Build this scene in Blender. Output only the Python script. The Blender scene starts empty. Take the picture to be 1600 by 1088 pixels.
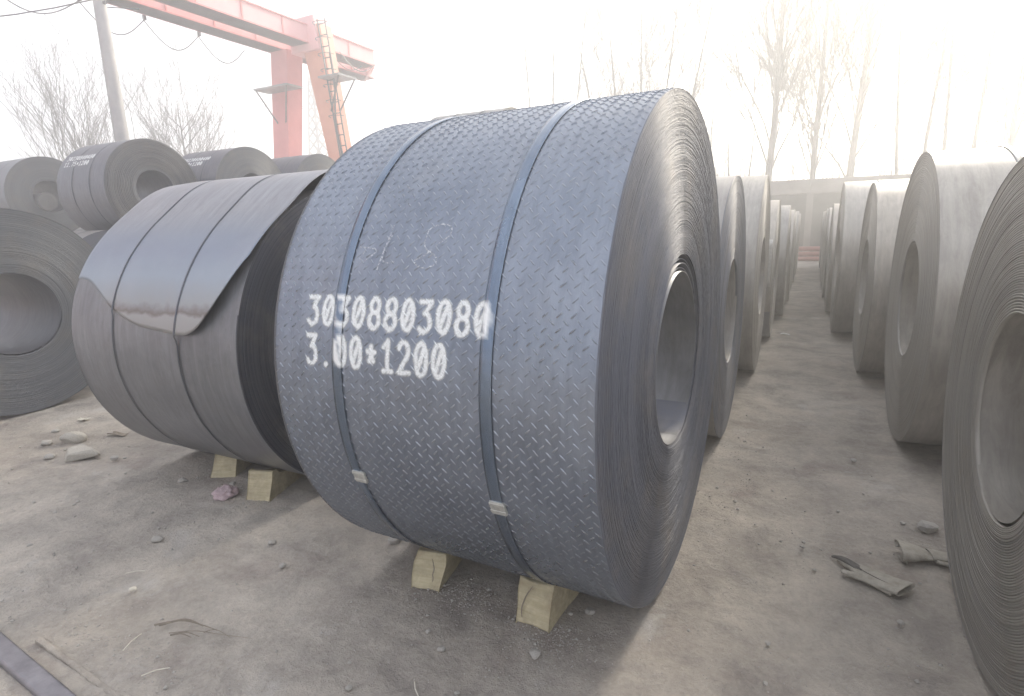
import bpy, math, random
import numpy as np
from mathutils import Vector, Matrix
R_ = math.radians
S = bpy.context.scene
COL = S.collection

# ------------------------------------------------------------------ camera
cam_d = bpy.data.cameras.new("camera")
cam = bpy.data.objects.new("camera", cam_d); COL.objects.link(cam)
F_PX, PITCH, ROLL, YAW, CAM_H = 897.17, 0.21024, -0.02785, 0.47246, 1.498
sy, cy, sp, cp = math.sin(YAW), math.cos(YAW), math.sin(PITCH), math.cos(PITCH)
rt = Vector((cy, sy, 0)); up = Vector((-sy*sp, cy*sp, cp)); fw = Vector((-sy*cp, cy*cp, -sp))
cr, sr = math.cos(ROLL), math.sin(ROLL)
cx = rt*cr + up*sr; cu = up*cr - rt*sr
M = Matrix.Identity(4)
for i in range(3):
    M[i][0] = cx[i]; M[i][1] = cu[i]; M[i][2] = -fw[i]
M[2][3] = CAM_H
cam.matrix_world = M
cam_d.sensor_fit = 'HORIZONTAL'; cam_d.sensor_width = 36; cam_d.lens = F_PX*36/1600
cam_d.clip_start = 0.05; cam_d.clip_end = 2000
S.camera = cam

# ------------------------------------------------------------------ sky, sun, exposure
SUN_AZ, SUN_EL = R_(14), R_(27)           # azimuth from +Y towards +X
w = bpy.data.worlds.new("World"); S.world = w; w.use_nodes = True
nt = w.node_tree; nt.nodes.clear()
wo = nt.nodes.new("ShaderNodeOutputWorld"); bg = nt.nodes.new("ShaderNodeBackground")
sk = nt.nodes.new("ShaderNodeTexSky"); sk.sky_type = 'NISHITA'; sk.sun_disc = False
sk.sun_elevation = SUN_EL; sk.sun_rotation = SUN_AZ
sk.air_density = 1.0; sk.dust_density = 2.5; sk.ozone_density = 1.0
bg.inputs[1].default_value = 0.15
hs = nt.nodes.new("ShaderNodeHueSaturation"); hs.inputs["Saturation"].default_value = .55     # milky winter sky: an even, pale overcast veil over the blue
vmx = nt.nodes.new("ShaderNodeVectorMath"); vmx.operation = 'MAXIMUM'; vmx.inputs[1].default_value = (1.06, 1.15, 1.36)
vmn = nt.nodes.new("ShaderNodeVectorMath"); vmn.operation = 'MINIMUM'; vmn.inputs[1].default_value = (1.2, 1.24, 1.38)
nt.links.new(sk.outputs[0], hs.inputs["Color"]); nt.links.new(hs.outputs[0], vmx.inputs[0]); nt.links.new(vmx.outputs[0], vmn.inputs[0])
nt.links.new(vmn.outputs[0], bg.inputs[0]); nt.links.new(bg.outputs[0], wo.inputs[0])
sd = bpy.data.lights.new("sun", 'SUN'); sd.energy = 1.5; sd.angle = R_(13); sd.color = (1.0, .90, .74)
sun = bpy.data.objects.new("sun", sd); COL.objects.link(sun)
sdir = Vector((math.sin(SUN_AZ)*math.cos(SUN_EL), math.cos(SUN_AZ)*math.cos(SUN_EL), math.sin(SUN_EL)))
sun.rotation_euler = sdir.to_track_quat('Z', 'Y').to_euler()
S.view_settings.view_transform = 'Standard'; S.view_settings.look = 'None'
S.view_settings.exposure = 2.76; S.view_settings.gamma = 1.0
try: S.view_settings.use_curve_mapping = False
except Exception: pass
HAZE_DENSITY, HAZE_ANISO = 0.019, 0.65
S.cycles.volume_bounces = 2

# ------------------------------------------------------------------ materials
def new_mat(name):
    m = bpy.data.materials.new(name); m.use_nodes = True
    n = m.node_tree.nodes; l = m.node_tree.links
    return m, n, l, n["Principled BSDF"]
def nd(n, t, **k):
    x = n.new(t)
    for a, b in k.items(): setattr(x, a, b)
    return x
def ramp(n, l, src, stops):
    r = n.new("ShaderNodeValToRGB"); e = r.color_ramp.elements
    while len(e) < len(stops): e.new(0.5)
    for i, (p, c) in enumerate(stops):
        e[i].position = p; e[i].color = (*c, 1) if len(c) == 3 else c
    l.new(src, r.inputs[0]); return r
def noise(n, l, vec, scale, detail=4, rough=.55, dist=0):
    x = n.new("ShaderNodeTexNoise"); x.inputs["Scale"].default_value = scale
    x.inputs["Detail"].default_value = detail; x.inputs["Roughness"].default_value = rough
    x.inputs["Distortion"].default_value = dist
    if vec is not None: l.new(vec, x.inputs["Vector"])
    return x
def mixc(n, l, fac, a, b, mode='MIX'):
    x = n.new("ShaderNodeMix"); x.data_type = 'RGBA'; x.blend_type = mode
    for sock, v in ((0, fac), (6, a), (7, b)):
        if isinstance(v, (int, float)): x.inputs[sock].default_value = v
        elif isinstance(v, tuple): x.inputs[sock].default_value = (*v, 1)
        else: l.new(v, x.inputs[sock])
    return x.outputs[2]
def bump(n, l, h, strength, dist=.01):
    b = n.new("ShaderNodeBump"); b.inputs["Strength"].default_value = strength
    b.inputs["Distance"].default_value = dist; l.new(h, b.inputs["Height"]); return b
def mapping(n, l, scale=(1, 1, 1), obj=True):
    tc = n.new("ShaderNodeTexCoord"); mp = n.new("ShaderNodeMapping")
    mp.inputs["Scale"].default_value = scale
    l.new(tc.outputs["Object" if obj else "Generated"], mp.inputs[0]); return mp.outputs[0]
def rand_shift(n, l, vec, k=37.):
    oi = n.new("ShaderNodeObjectInfo"); mu = nd(n, "ShaderNodeMath", operation='MULTIPLY'); mu.inputs[1].default_value = k
    l.new(oi.outputs["Random"], mu.inputs[0]); ad = nd(n, "ShaderNodeVectorMath", operation='ADD')
    l.new(vec, ad.inputs[0]); l.new(mu.outputs[0], ad.inputs[1]); return ad.outputs[0], oi.outputs["Random"]

def steel_mat(name, dark, light, metal=.55, rough=(.36, .56), paint=False, tint=False, bands=True):
    m, n, l, b = new_mat(name)
    v = mapping(n, l); v, rnd = rand_shift(n, l, v)
    n1 = noise(n, l, v, 2.2, 6, .62, .4); n2 = noise(n, l, v, 38, 3, .6)
    mp = n.new("ShaderNodeMapping"); mp.inputs["Scale"].default_value = (26, .9, .9); l.new(v, mp.inputs[0])
    n3 = noise(n, l, mp.outputs[0], 1.0, 4, .6)          # bands running round the roll
    base = ramp(n, l, n1.outputs[0], [(.3, dark), (.72, light)]).outputs[0]
    if bands: base = mixc(n, l, .32, base, ramp(n, l, n3.outputs[0], [(.3, (.55, .55, .57)), (.7, (1.2, 1.2, 1.2))]).outputs[0], 'MULTIPLY')
    dust = ramp(n, l, noise(n, l, v, 5.5, 8, .7).outputs[0], [(.52, (0, 0, 0)), (.78, (1, 1, 1))]).outputs[0]
    tone = ramp(n, l, rnd, [(0, (.82, .83, .86)), (.5, (1, 1, 1)), (1, (1.2, 1.16, 1.1))]).outputs[0]
    base = mixc(n, l, 1.0, base, tone, 'MULTIPLY') if bands else base
    mp2 = n.new("ShaderNodeMapping"); mp2.inputs["Scale"].default_value = (3.5, .8, .8); l.new(v, mp2.inputs[0])
    scr = noise(n, l, mp2.outputs[0], 6, 9, .78, 1.2)
    base = mixc(n, l, .5, base, ramp(n, l, scr.outputs[0], [(.36, (.70, .69, .68)), (.5, (1, 1, 1)), (.62, (1.22, 1.22, 1.22))]).outputs[0], 'MULTIPLY')
    dm = nd(n, "ShaderNodeMath", operation='MULTIPLY'); dm.inputs[1].default_value = .28; l.new(dust, dm.inputs[0])
    base = mixc(n, l, dm.outputs[0], base, (.24, .225, .205))
    if tint:      # oxide tint bands burnt into the tail of the sheet
        at = nd(n, "ShaderNodeAttribute", attribute_name="tint")
        ad = nd(n, "ShaderNodeMath", operation='ADD'); mu = nd(n, "ShaderNodeMath", operation='MULTIPLY'); mu.inputs[1].default_value = .16
        nn = noise(n, l, v, 7, 5, .65); sb = nd(n, "ShaderNodeMath", operation='SUBTRACT'); sb.inputs[1].default_value = .5
        l.new(nn.outputs[0], sb.inputs[0]); l.new(sb.outputs[0], mu.inputs[0]); l.new(at.outputs["Fac"], ad.inputs[0]); l.new(mu.outputs[0], ad.inputs[1])
        tr = ramp(n, l, ad.outputs[0], [(.0, (.20, .22, .25)), (.42, (.24, .27, .33)), (.60, (.29, .335, .39)), (.74, (.30, .315, .33)), (.80, (.17, .15, .14)), (.835, (.32, .32, .32)), (1, (.29, .285, .28))])
        mr = nd(n, "ShaderNodeMapRange"); mr.inputs[1].default_value = .0; mr.inputs[2].default_value = .3; l.new(at.outputs["Fac"], mr.inputs[0])
        base = mixc(n, l, mr.outputs[0], base, tr.outputs[0])
    if paint:
        at = nd(n, "ShaderNodeAttribute", attribute_name="paint")
        base = mixc(n, l, at.outputs["Fac"], base, (.78, .80, .80))
        mm = nd(n, "ShaderNodeMath", operation='MULTIPLY_ADD'); mm.inputs[1].default_value = -metal; mm.inputs[2].default_value = metal
        l.new(at.outputs["Fac"], mm.inputs[0]); l.new(mm.outputs[0], b.inputs["Metallic"])
    else: b.inputs["Metallic"].default_value = metal
    l.new(base, b.inputs["Base Color"])
    rr = nd(n, "ShaderNodeMapRange"); rr.inputs[1].default_value = .3; rr.inputs[2].default_value = .7
    rr.inputs[3].default_value = rough[0]; rr.inputs[4].default_value = rough[1]
    l.new(n1.outputs[0], rr.inputs[0]); l.new(rr.outputs[0], b.inputs["Roughness"])
    l.new(bump(n, l, n2.outputs[0], .10, .004).outputs[0], b.inputs["Normal"])
    return m
mPlate = steel_mat("tread_steel", (.165, .190, .238), (.265, .295, .350), .68, (.30, .44), True, False, False)
mLug = steel_mat("tread_lug_steel", (.19, .215, .26), (.33, .355, .40), .75, (.24, .34), True, False, False)
mStrapPainted = steel_mat("strap_steel_marked", (.12, .160, .225), (.19, .235, .305), .85, (.16, .30), True, False, False)
mStrapPainted.node_tree.nodes["Principled BSDF"].inputs["IOR"].default_value = 1.8
mSheet = steel_mat("hot_rolled_sheet", (.145, .150, .162), (.255, .258, .27), .5, (.34, .5))
mTail = steel_mat("heat_tinted_sheet", (.19, .20, .23), (.28, .29, .325), .5, (.38, .52), False, True)
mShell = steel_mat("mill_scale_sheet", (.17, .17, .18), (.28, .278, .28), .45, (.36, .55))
mShellVeiled = steel_mat("veil_paled_sheet_steel", (.26, .245, .225), (.40, .385, .36), .35, (.36, .52))  # bright veil over the aisle coils put into a lighter, warmer steel colour
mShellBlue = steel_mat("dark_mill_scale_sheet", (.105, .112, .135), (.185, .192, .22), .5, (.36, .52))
mStrap = steel_mat("strap_steel", (.06, .07, .09), (.14, .155, .18), .8, (.3, .5), False, False, False)

def edge_mat(name, c0, c1, metal=.7, rough=.4, freq=150.):
    m, n, l, b = new_mat(name)
    tc = n.new("ShaderNodeTexCoord"); sx = n.new("ShaderNodeSeparateXYZ"); l.new(tc.outputs["Object"], sx.inputs[0])
    cb = n.new("ShaderNodeCombineXYZ"); l.new(sx.outputs[1], cb.inputs[0]); l.new(sx.outputs[2], cb.inputs[1])
    ln = nd(n, "ShaderNodeVectorMath", operation='LENGTH'); l.new(cb.outputs[0], ln.inputs[0])
    oi = n.new("ShaderNodeObjectInfo")
    ad = nd(n, "ShaderNodeMath", operation='MULTIPLY_ADD'); ad.inputs[1].default_value = 9.3
    l.new(oi.outputs["Random"], ad.inputs[0]); l.new(ln.outputs["Value"], ad.inputs[2])
    def n1d(sc, det=2):
        x = n.new("ShaderNodeTexNoise"); x.noise_dimensions = '1D'; x.inputs["Scale"].default_value = sc; x.inputs["Detail"].default_value = det
        l.new(ad.outputs[0], x.inputs["W"]); return x.outputs[0]
    fine = n1d(freq); broad = n1d(9, 3)
    base = ramp(n, l, fine, [(.32, c0), (.68, c1)]).outputs[0]
    base = mixc(n, l, .45, base, ramp(n, l, broad, [(.3, (.62, .62, .64)), (.7, (1.25, 1.22, 1.18))]).outputs[0], 'MULTIPLY')
    v2, _ = rand_shift(n, l, tc.outputs["Object"])
    rust = ramp(n, l, noise(n, l, v2, 3.2, 7, .65).outputs[0], [(.48, (0, 0, 0)), (.75, (1, 1, 1))]).outputs[0]
    rm = nd(n, "ShaderNodeMath", operation='MULTIPLY'); rm.inputs[1].default_value = .4; l.new(rust, rm.inputs[0])
    base = mixc(n, l, rm.outputs[0], base, (.22, .19, .15))
    l.new(base, b.inputs["Base Color"]); b.inputs["Metallic"].default_value = metal
    rr = nd(n, "ShaderNodeMapRange"); rr.inputs[3].default_value = rough-.08; rr.inputs[4].default_value = rough+.14
    l.new(fine, rr.inputs[0]); l.new(rr.outputs[0], b.inputs["Roughness"])
    l.new(bump(n, l, fine, .35, .003).outputs[0], b.inputs["Normal"])
    return m
mEdge = edge_mat("sheet_edge_steel", (.13, .13, .138), (.22, .218, .22), .3, .52)
mEdgeVeiled = edge_mat("sheet_edge_veil_paled", (.24, .23, .21), (.35, .335, .31), .25, .52)  # sheet edges lightened and warmed to carry the same bright veil
mEdgeMain = edge_mat("tread_edge_steel", (.060, .070, .098), (.125, .135, .170), .25, .52, 260.)
mEdgeDull = edge_mat("sheet_edge_dull", (.10, .108, .125), (.19, .20, .215), .3, .5)
mEdgeShaded = edge_mat("sheet_edge_shaded", (.022, .026, .040), (.06, .066, .088), .3, .5)  # shade in the gap between two coils, put into a near-black edge colour

def simple(name, c0, c1, scale=6, rough=.7, metal=0, bmp=.3, det=6, spec=.4, dist=.01):
    m, n, l, b = new_mat(name); v = mapping(n, l); v, _ = rand_shift(n, l, v)
    nn = noise(n, l, v, scale, det, .65)
    l.new(ramp(n, l, nn.outputs[0], [(.3, c0), (.7, c1)]).outputs[0], b.inputs["Base Color"])
    b.inputs["Roughness"].default_value = rough; b.inputs["Metallic"].default_value = metal
    b.inputs["Specular IOR Level"].default_value = spec
    l.new(bump(n, l, noise(n, l, v, scale*5, 5, .65).outputs[0], bmp, dist).outputs[0], b.inputs["Normal"]); return m
mRed = simple("crane_red_paint", (.60, .17, .17), (.72, .25, .24), 1.2, .5, 0, .05)
mOrange = simple("crane_orange_paint", (.64, .25, .16), (.76, .34, .22), 1.2, .5, 0, .05)
mPink = simple("haze_paled_crane_paint", (.72, .36, .36), (.80, .45, .45), .8, .55, 0, .05)  # crane red paled to pink: distance haze put into the paint colour
mGreyMetal = simple("galvanised_metal", (.20, .20, .21), (.32, .32, .33), 4, .5, .4, .1)
mDarkMetal = simple("dark_metal", (.06, .06, .065), (.11, .11, .115), 5, .5, .3, .1)
mSeal = simple("strap_seal_metal", (.42, .42, .40), (.62, .62, .58), 40, .38, .6, .5, 3, .5, .002)
mPole = simple("pole_concrete", (.33, .33, .34), (.46, .45, .44), 2, .8, 0, .3)
mWood = None
mBlock = simple("dusty_concrete", (.40, .375, .33), (.55, .52, .46), 14, .9, 0, .6)
mStone = simple("stone_grey", (.30, .285, .26), (.50, .475, .44), 22, .92, 0, .6, 5, .3, .004)
mRag = simple("pink_cloth", (.40, .30, .32), (.56, .45, .47), 30, .95, 0, .7, 5, .2, .004)
mGlove = simple("glove_canvas", (.30, .275, .23), (.46, .43, .375), 26, .95, 0, .8, 6, .2, .004)
mGloveDark = simple("glove_rubber", (.09, .085, .08), (.15, .14, .13), 26, .8, 0, .5, 6, .3, .003)
mTwig = simple("dry_twig", (.17, .145, .12), (.28, .24, .19), 40, .9, 0, .4)
mStraw = simple("pale_straw", (.50, .47, .40), (.68, .64, .55), 40, .8, 0, .2)
mPaper = simple("white_paper", (.72, .72, .70), (.85, .85, .83), 10, .8, 0, .1)
mBark = simple("bark", (.045, .038, .034), (.09, .078, .068), 5, .9, 0, .4)
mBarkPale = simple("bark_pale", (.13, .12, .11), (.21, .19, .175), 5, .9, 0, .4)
mWall = simple("wall_concrete", (.13, .12, .105), (.20, .188, .168), 1.5, .9, 0, .3)
mCoping = simple("wall_coping", (.24, .22, .20), (.34, .315, .29), 1.5, .9, 0, .3)
mPipe = simple("rail_red_oxide", (.30, .15, .13), (.42, .22, .19), 3, .6, 0, .2)
mRail = simple("rail_worn_steel", (.17, .165, .18), (.30, .29, .31), 9, .42, .6, .25, 6, .5, .003)

def paint_mat():
    m, n, l, b = new_mat("spray_paint"); v = mapping(n, l)
    b.inputs["Base Color"].default_value = (.78, .80, .80, 1); b.inputs["Roughness"].default_value = .75
    at = nd(n, "ShaderNodeAttribute", attribute_name="paint")
    nn = noise(n, l, v, 170, 3, .6); mr = nd(n, "ShaderNodeMapRange"); mr.inputs[1].default_value = .25; mr.inputs[2].default_value = .6
    mr.inputs[3].default_value = .62; mr.inputs[4].default_value = 1.1; l.new(nn.outputs[0], mr.inputs[0])
    mu = nd(n, "ShaderNodeMath", operation='MULTIPLY'); mu.use_clamp = True; l.new(at.outputs["Fac"], mu.inputs[0]); l.new(mr.outputs[0], mu.inputs[1])
    l.new(mu.outputs[0], b.inputs["Alpha"]); return m
mPaint = paint_mat()
def chalk_mat():
    m, n, l, b = new_mat("chalk"); v = mapping(n, l)
    b.inputs["Base Color"].default_value = (.62, .64, .68, 1); b.inputs["Roughness"].default_value = .9
    nn = noise(n, l, v, 120, 4, .7)
    l.new(ramp(n, l, nn.outputs[0], [(.42, (0, 0, 0)), (.62, (.85, .85, .85))]).outputs[0], b.inputs["Alpha"]); return m
mChalk = chalk_mat()
def wood_mat():
    m, n, l, b = new_mat("pale_timber"); v = mapping(n, l, (1, 1, 1)); v, _ = rand_shift(n, l, v)
    mp = n.new("ShaderNodeMapping"); mp.inputs["Scale"].default_value = (3, 22, 30); l.new(v, mp.inputs[0])
    g = noise(n, l, mp.outputs[0], 2.2, 6, .6, .6); dirt = noise(n, l, v, 13, 7, .7)
    base = ramp(n, l, g.outputs[0], [(.3, (.40, .345, .215)), (.7, (.56, .505, .345))]).outputs[0]
    d = ramp(n, l, dirt.outputs[0], [(.40, (0, 0, 0)), (.74, (.85, .85, .85))]).outputs[0]
    base = mixc(n, l, d, base, (.27, .22, .15)); l.new(base, b.inputs["Base Color"]); b.inputs["Roughness"].default_value = .85
    l.new(bump(n, l, g.outputs[0], .35, .004).outputs[0], b.inputs["Normal"]); return m
mWood = wood_mat()
def ground_mat():
    m, n, l, b = new_mat("packed_dirt"); v = mapping(n, l)
    a = noise(n, l, v, .55, 7, .62, .6); c = noise(n, l, v, 3.2, 9, .68, .3); d = noise(n, l, v, 46, 5, .7); e = noise(n, l, v, 210, 3, .6)
    base = ramp(n, l, a.outputs[0], [(.30, (.305, .277, .246)), (.50, (.38, .349, .313)), (.70, (.45, .42, .382))]).outputs[0]
    base = mixc(n, l, .65, base, ramp(n, l, c.outputs[0], [(.34, (.60, .59, .60)), (.5, (1, .99, .97)), (.68, (1.38, 1.35, 1.30))]).outputs[0], 'MULTIPLY')
    base = mixc(n, l, .5, base, ramp(n, l, d.outputs[0], [(.3, (.72, .71, .70)), (.7, (1.22, 1.21, 1.19))]).outputs[0], 'MULTIPLY')
    pale = ramp(n, l, noise(n, l, v, 1.6, 10, .75, .8).outputs[0], [(.56, (0, 0, 0)), (.70, (.75, .75, .75))]).outputs[0]
    base = mixc(n, l, pale, base, (.50, .48, .455))
    red = ramp(n, l, noise(n, l, v, 2.1, 5, .6, .3).outputs[0], [(.56, (0, 0, 0)), (.75, (.35, .35, .35))]).outputs[0]
    base = mixc(n, l, red, base, (.20, .14, .125))
    l.new(base, b.inputs["Base Color"]); b.inputs["Roughness"].default_value = .93; b.inputs["Specular IOR Level"].default_value = .25
    ad = nd(n, "ShaderNodeMath", operation='MULTIPLY_ADD'); ad.inputs[1].default_value = .35
    l.new(e.outputs[0], ad.inputs[0]); l.new(d.outputs[0], ad.inputs[2])
    ad2 = nd(n, "ShaderNodeMath", operation='MULTIPLY_ADD'); ad2.inputs[1].default_value = 2.2; l.new(c.outputs[0], ad2.inputs[0]); l.new(ad.outputs[0], ad2.inputs[2])
    l.new(bump(n, l, ad2.outputs[0], .8, .014).outputs[0], b.inputs["Normal"]); return m
mGround = ground_mat()

# ------------------------------------------------------------------ mesh helpers
def mesh(name, V, Fq, smooth=False, attrs=None):
    me = bpy.data.meshes.new(name); V = np.asarray(V, np.float32)
    if isinstance(Fq, np.ndarray) and Fq.ndim == 2:
        k = Fq.shape[1]; nf = len(Fq)
        me.vertices.add(len(V)); me.vertices.foreach_set("co", V.ravel())
        me.loops.add(nf*k); me.loops.foreach_set("vertex_index", Fq.astype(np.int32).ravel())
        me.polygons.add(nf); me.polygons.foreach_set("loop_start", np.arange(0, nf*k, k, dtype=np.int32))
        me.polygons.foreach_set("loop_total", np.full(nf, k, np.int32)); me.update(calc_edges=True); me.validate()
    else:
        me.from_pydata([tuple(map(float, v)) for v in V], [], [tuple(map(int, f)) for f in Fq]); me.update()
    if attrs:
        for a, val in attrs.items():
            at = me.attributes.new(a, 'FLOAT', 'POINT'); at.data.foreach_set("value", np.asarray(val, np.float32))
    if smooth: me.polygons.foreach_set("use_smooth", np.ones(len(me.polygons), bool))
    return me
def link(name, me, mat=None, parent=None, loc=(0, 0, 0), rot=(0, 0, 0), kind=None):
    o = bpy.data.objects.new(name, me); COL.objects.link(o)
    if mat and me is not None and len(me.materials) == 0: me.materials.append(mat)
    if parent: o.parent = parent
    o.location = loc; o.rotation_euler = rot
    if kind: o["kind"] = kind
    return o
def tag(o, label, cat, group=None):
    o["label"] = label; o["category"] = cat
    if group: o["group"] = group
    return o
def thing(name, label, cat, loc=(0, 0, 0), rot=(0, 0, 0), group=None):
    return tag(link(name, None, None, None, loc, rot), label, cat, group)
class MB:
    def __init__(s): s.v = []; s.f = []
    def add(s, V, F):
        k = len(s.v); s.v += [tuple(x) for x in V]; s.f += [tuple(i+k for i in f) for f in F]; return s
    def box(s, c, d, rot=None):
        x, y, z = (q/2 for q in d); P = [(a*x, b*y, e*z) for a in (-1, 1) for b in (-1, 1) for e in (-1, 1)]
        if rot is not None: P = [rot @ Vector(q) for q in P]
        P = [(q[0]+c[0], q[1]+c[1], q[2]+c[2]) for q in P]
        return s.add(P, [(0, 1, 3, 2), (4, 6, 7, 5), (0, 4, 5, 1), (2, 3, 7, 6), (0, 2, 6, 4), (1, 5, 7, 3)])
    def prism8(s, B, T):   # four bottom points, four top points, both anticlockwise
        return s.add(list(B)+list(T), [(3, 2, 1, 0), (4, 5, 6, 7), (0, 1, 5, 4), (1, 2, 6, 5), (2, 3, 7, 6), (3, 0, 4, 7)])
    def bar(s, a, b, w, h=None):
        a, b = Vector(a), Vector(b); d = b-a; h = h or w
        q = d.to_track_quat('X', 'Z').to_matrix(); return s.box((a+b)/2, (d.length, w, h), q)
    def tube(s, pts, rad, n=6, caps=True):
        pts = [Vector(p) for p in pts]; rr = rad if isinstance(rad, (list, tuple)) else [rad]*len(pts)
        V = []; ref = Vector((.3, .2, .93))
        for i, p in enumerate(pts):
            t = (pts[min(i+1, len(pts)-1)]-pts[max(i-1, 0)]).normalized()
            u = t.cross(ref); u = u.normalized() if u.length > .1 else t.cross(Vector((1, 0, 0))).normalized(); v = t.cross(u)
            for j in range(n):
                a = 2*math.pi*j/n; V.append(p+(u*math.cos(a)+v*math.sin(a))*rr[i])
        F = [(i*n+j, i*n+(j+1) % n, (i+1)*n+(j+1) % n, (i+1)*n+j) for i in range(len(pts)-1) for j in range(n)]
        if caps: F += [tuple(reversed(range(n))), tuple((len(pts)-1)*n+j for j in range(n))]
        return s.add(V, F)
    def build(s, name, mat, parent=None, loc=(0, 0, 0), rot=(0, 0, 0), smooth=False, kind=None, bevel=0):
        me = mesh(name, s.v, s.f, smooth); o = link(name, me, mat, parent, loc, rot, kind)
        if bevel:
            m = o.modifiers.new("bevel", 'BEVEL'); m.width = bevel; m.segments = 2
        return o
def grid_faces(nu, nv, wrap_u=False):
    i = np.arange(nu if wrap_u else nu-1)[:, None]; j = np.arange(nv-1)[None, :]; i2 = (i+1) % nu
    a = i*nv+j; b = i2*nv+j; c = i2*nv+j+1; d = i*nv+j+1
    return np.stack([a.ravel(), b.ravel(), c.ravel(), d.ravel()], 1)
def snoise(rng, x, y, octs=((.5, 1.), (1.1, .6), (2.3, .35), (5., .18), (11, .1))):
    out = np.zeros(np.broadcast(x, y).shape)
    for f, a in octs:
        for _ in range(4):
            th = rng.uniform(0, 2*np.pi); ph = rng.uniform(0, 2*np.pi); ff = f*rng.uniform(.7, 1.4)
            out += a*.5*np.sin(2*np.pi*ff*(np.cos(th)*x+np.sin(th)*y)+ph+1.3*np.sin(2*np.pi*ff*.37*(y-x)+ph))
    return out

# ------------------------------------------------------------------ ground
def axis_coords(lo, a, b, hi, fine):
    core = np.arange(a, b+1e-6, fine); out = list(core); d = fine; x = b
    while x < hi: d *= 1.25; x += d; out.append(min(x, hi))
    d = fine; x = a; pre = []
    while x > lo: d *= 1.25; x -= d; pre.append(max(x, lo))
    return np.array(pre[::-1]+out)
rng = np.random.default_rng(5)
gx = axis_coords(-110, -6.2, 1.8, 110, .03); gy = axis_coords(-60, .6, 6.2, 130, .03)
GX, GY = np.meshgrid(gx, gy, indexing='ij')
GZ = .006*snoise(rng, GX, GY) + .0025*snoise(rng, GX, GY, ((6, 1), (13, .8), (19, .5)))*((GX > -8) & (GX < 3) & (GY < 8))
GZ *= np.exp(-((np.hypot(GX+1, GY-3)/30)**2))
GZ -= .006
me = mesh("ground", np.stack([GX, GY, GZ], 2).reshape(-1, 3), grid_faces(len(gx), len(gy)), True)
link("ground", me, mGround, kind="structure")

# ------------------------------------------------------------------ coil geometry (axis along X, centre at origin, face at +W/2)
def shell_mesh(name, Rr, W, seg=192, nx=5, rng=None, inner=False, wob=.0015):
    th = np.linspace(0, 2*np.pi, seg, endpoint=False); xs = np.linspace(-W/2, W/2, nx)
    T, X = np.meshgrid(th, xs, indexing='ij'); rad = np.full_like(T, Rr)
    if rng is not None and wob: rad = rad+wob*(np.sin(T*3+rng.uniform(0, 6))+.6*np.sin(T*7+rng.uniform(0, 6)+X*2))
    V = np.stack([X, rad*np.cos(T), rad*np.sin(T)], 2).reshape(-1, 3)
    F = grid_faces(seg, nx, True)
    if inner: F = F[:, ::-1]
    return mesh(name, V, F, True)
def ring_mesh(name, Rr, r, W, n=60, seg=96, seed=0, side=1, jit=.0012, slow=.004, groove=.012, loose=0, cz=0., cyy=0., jr=0., thick=.8, ecc=0.):
    rng = np.random.default_rng(seed); p = (Rr-r)/n; th = np.linspace(0, 2*np.pi, seg, endpoint=False)
    walk = np.cumsum(rng.normal(0, 1, n)); walk -= np.linspace(walk[0], walk[-1], n); walk /= max(1e-6, np.abs(walk).max())
    off = slow*walk+rng.normal(0, jit, n); rows = []
    for i in range(n):
        ro = Rr-p*i; ri = ro-p*thick; k = max(0., (i-(n-loose))/max(1, loose)) if loose else 0.
        dz = cz*k**.8; dy = cyy*k
        dz += ecc*math.sin(math.pi*i/n)
        wob = jit*.35*np.sin(th*rng.integers(2, 5)+rng.uniform(0, 6)) + jr*rng.normal(0, 1, seg)
        x = off[i]+wob; g = groove*(1+3*k)
        for rad, xx in ((ro, x-g), (ro, x), (ri, x), (ri, x-g)):
            rj = rad+jr*.6*rng.normal(0, 1, seg)
            rows.append(np.stack([W/2+xx-.001, dy+rj*np.cos(th), dz+rj*np.sin(th)], 1))
    V = np.stack(rows, 0)                      # (rows, seg, 3)
    if side < 0: V = V*np.array([-1, 1, 1])
    nr = V.shape[0]; V = V.reshape(-1, 3)
    i = np.arange(nr-1)[:, None]; j = np.arange(seg)[None, :]; j2 = (j+1) % seg
    F = np.stack([(i*seg+j).ravel(), (i*seg+j2).ravel(), ((i+1)*seg+j2).ravel(), ((i+1)*seg+j).ravel()], 1)
    if side > 0: F = F[:, ::-1]
    return mesh(name, V, F, False)
def band_mesh(name, rad, x0, wd, t=.0012, seg=160, paintf=None, radf=None, a0=0, a1=2*np.pi, wander=0., seed=1):
    """steel strap: closed band of real thickness"""
    closed = abs(a1-a0-2*np.pi) < 1e-6
    th = np.linspace(a0, a1, seg, endpoint=not closed); rg = np.random.default_rng(seed)
    xo = x0+wander*np.sin(th+rg.uniform(0, 6))+wander*.4*np.sin(th*3+1)
    base = np.full(seg, rad) if radf is None else radf(x0, th)
    prof = [(-wd/2, 0), (-wd/2, t), (-wd/6, t*1.02), (wd/6, t*1.02), (wd/2, t), (wd/2, 0)]
    V = np.stack([np.stack([xo+px, (base+pr)*np.cos(th), (base+pr)*np.sin(th)], 1) for px, pr in prof], 1)
    F = grid_faces(seg, len(prof), closed); P = V.reshape(-1, 3)
    at = None
    if paintf is not None: at = {"paint": paintf(P)}
    return mesh(name, P, F, False, at)

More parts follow.
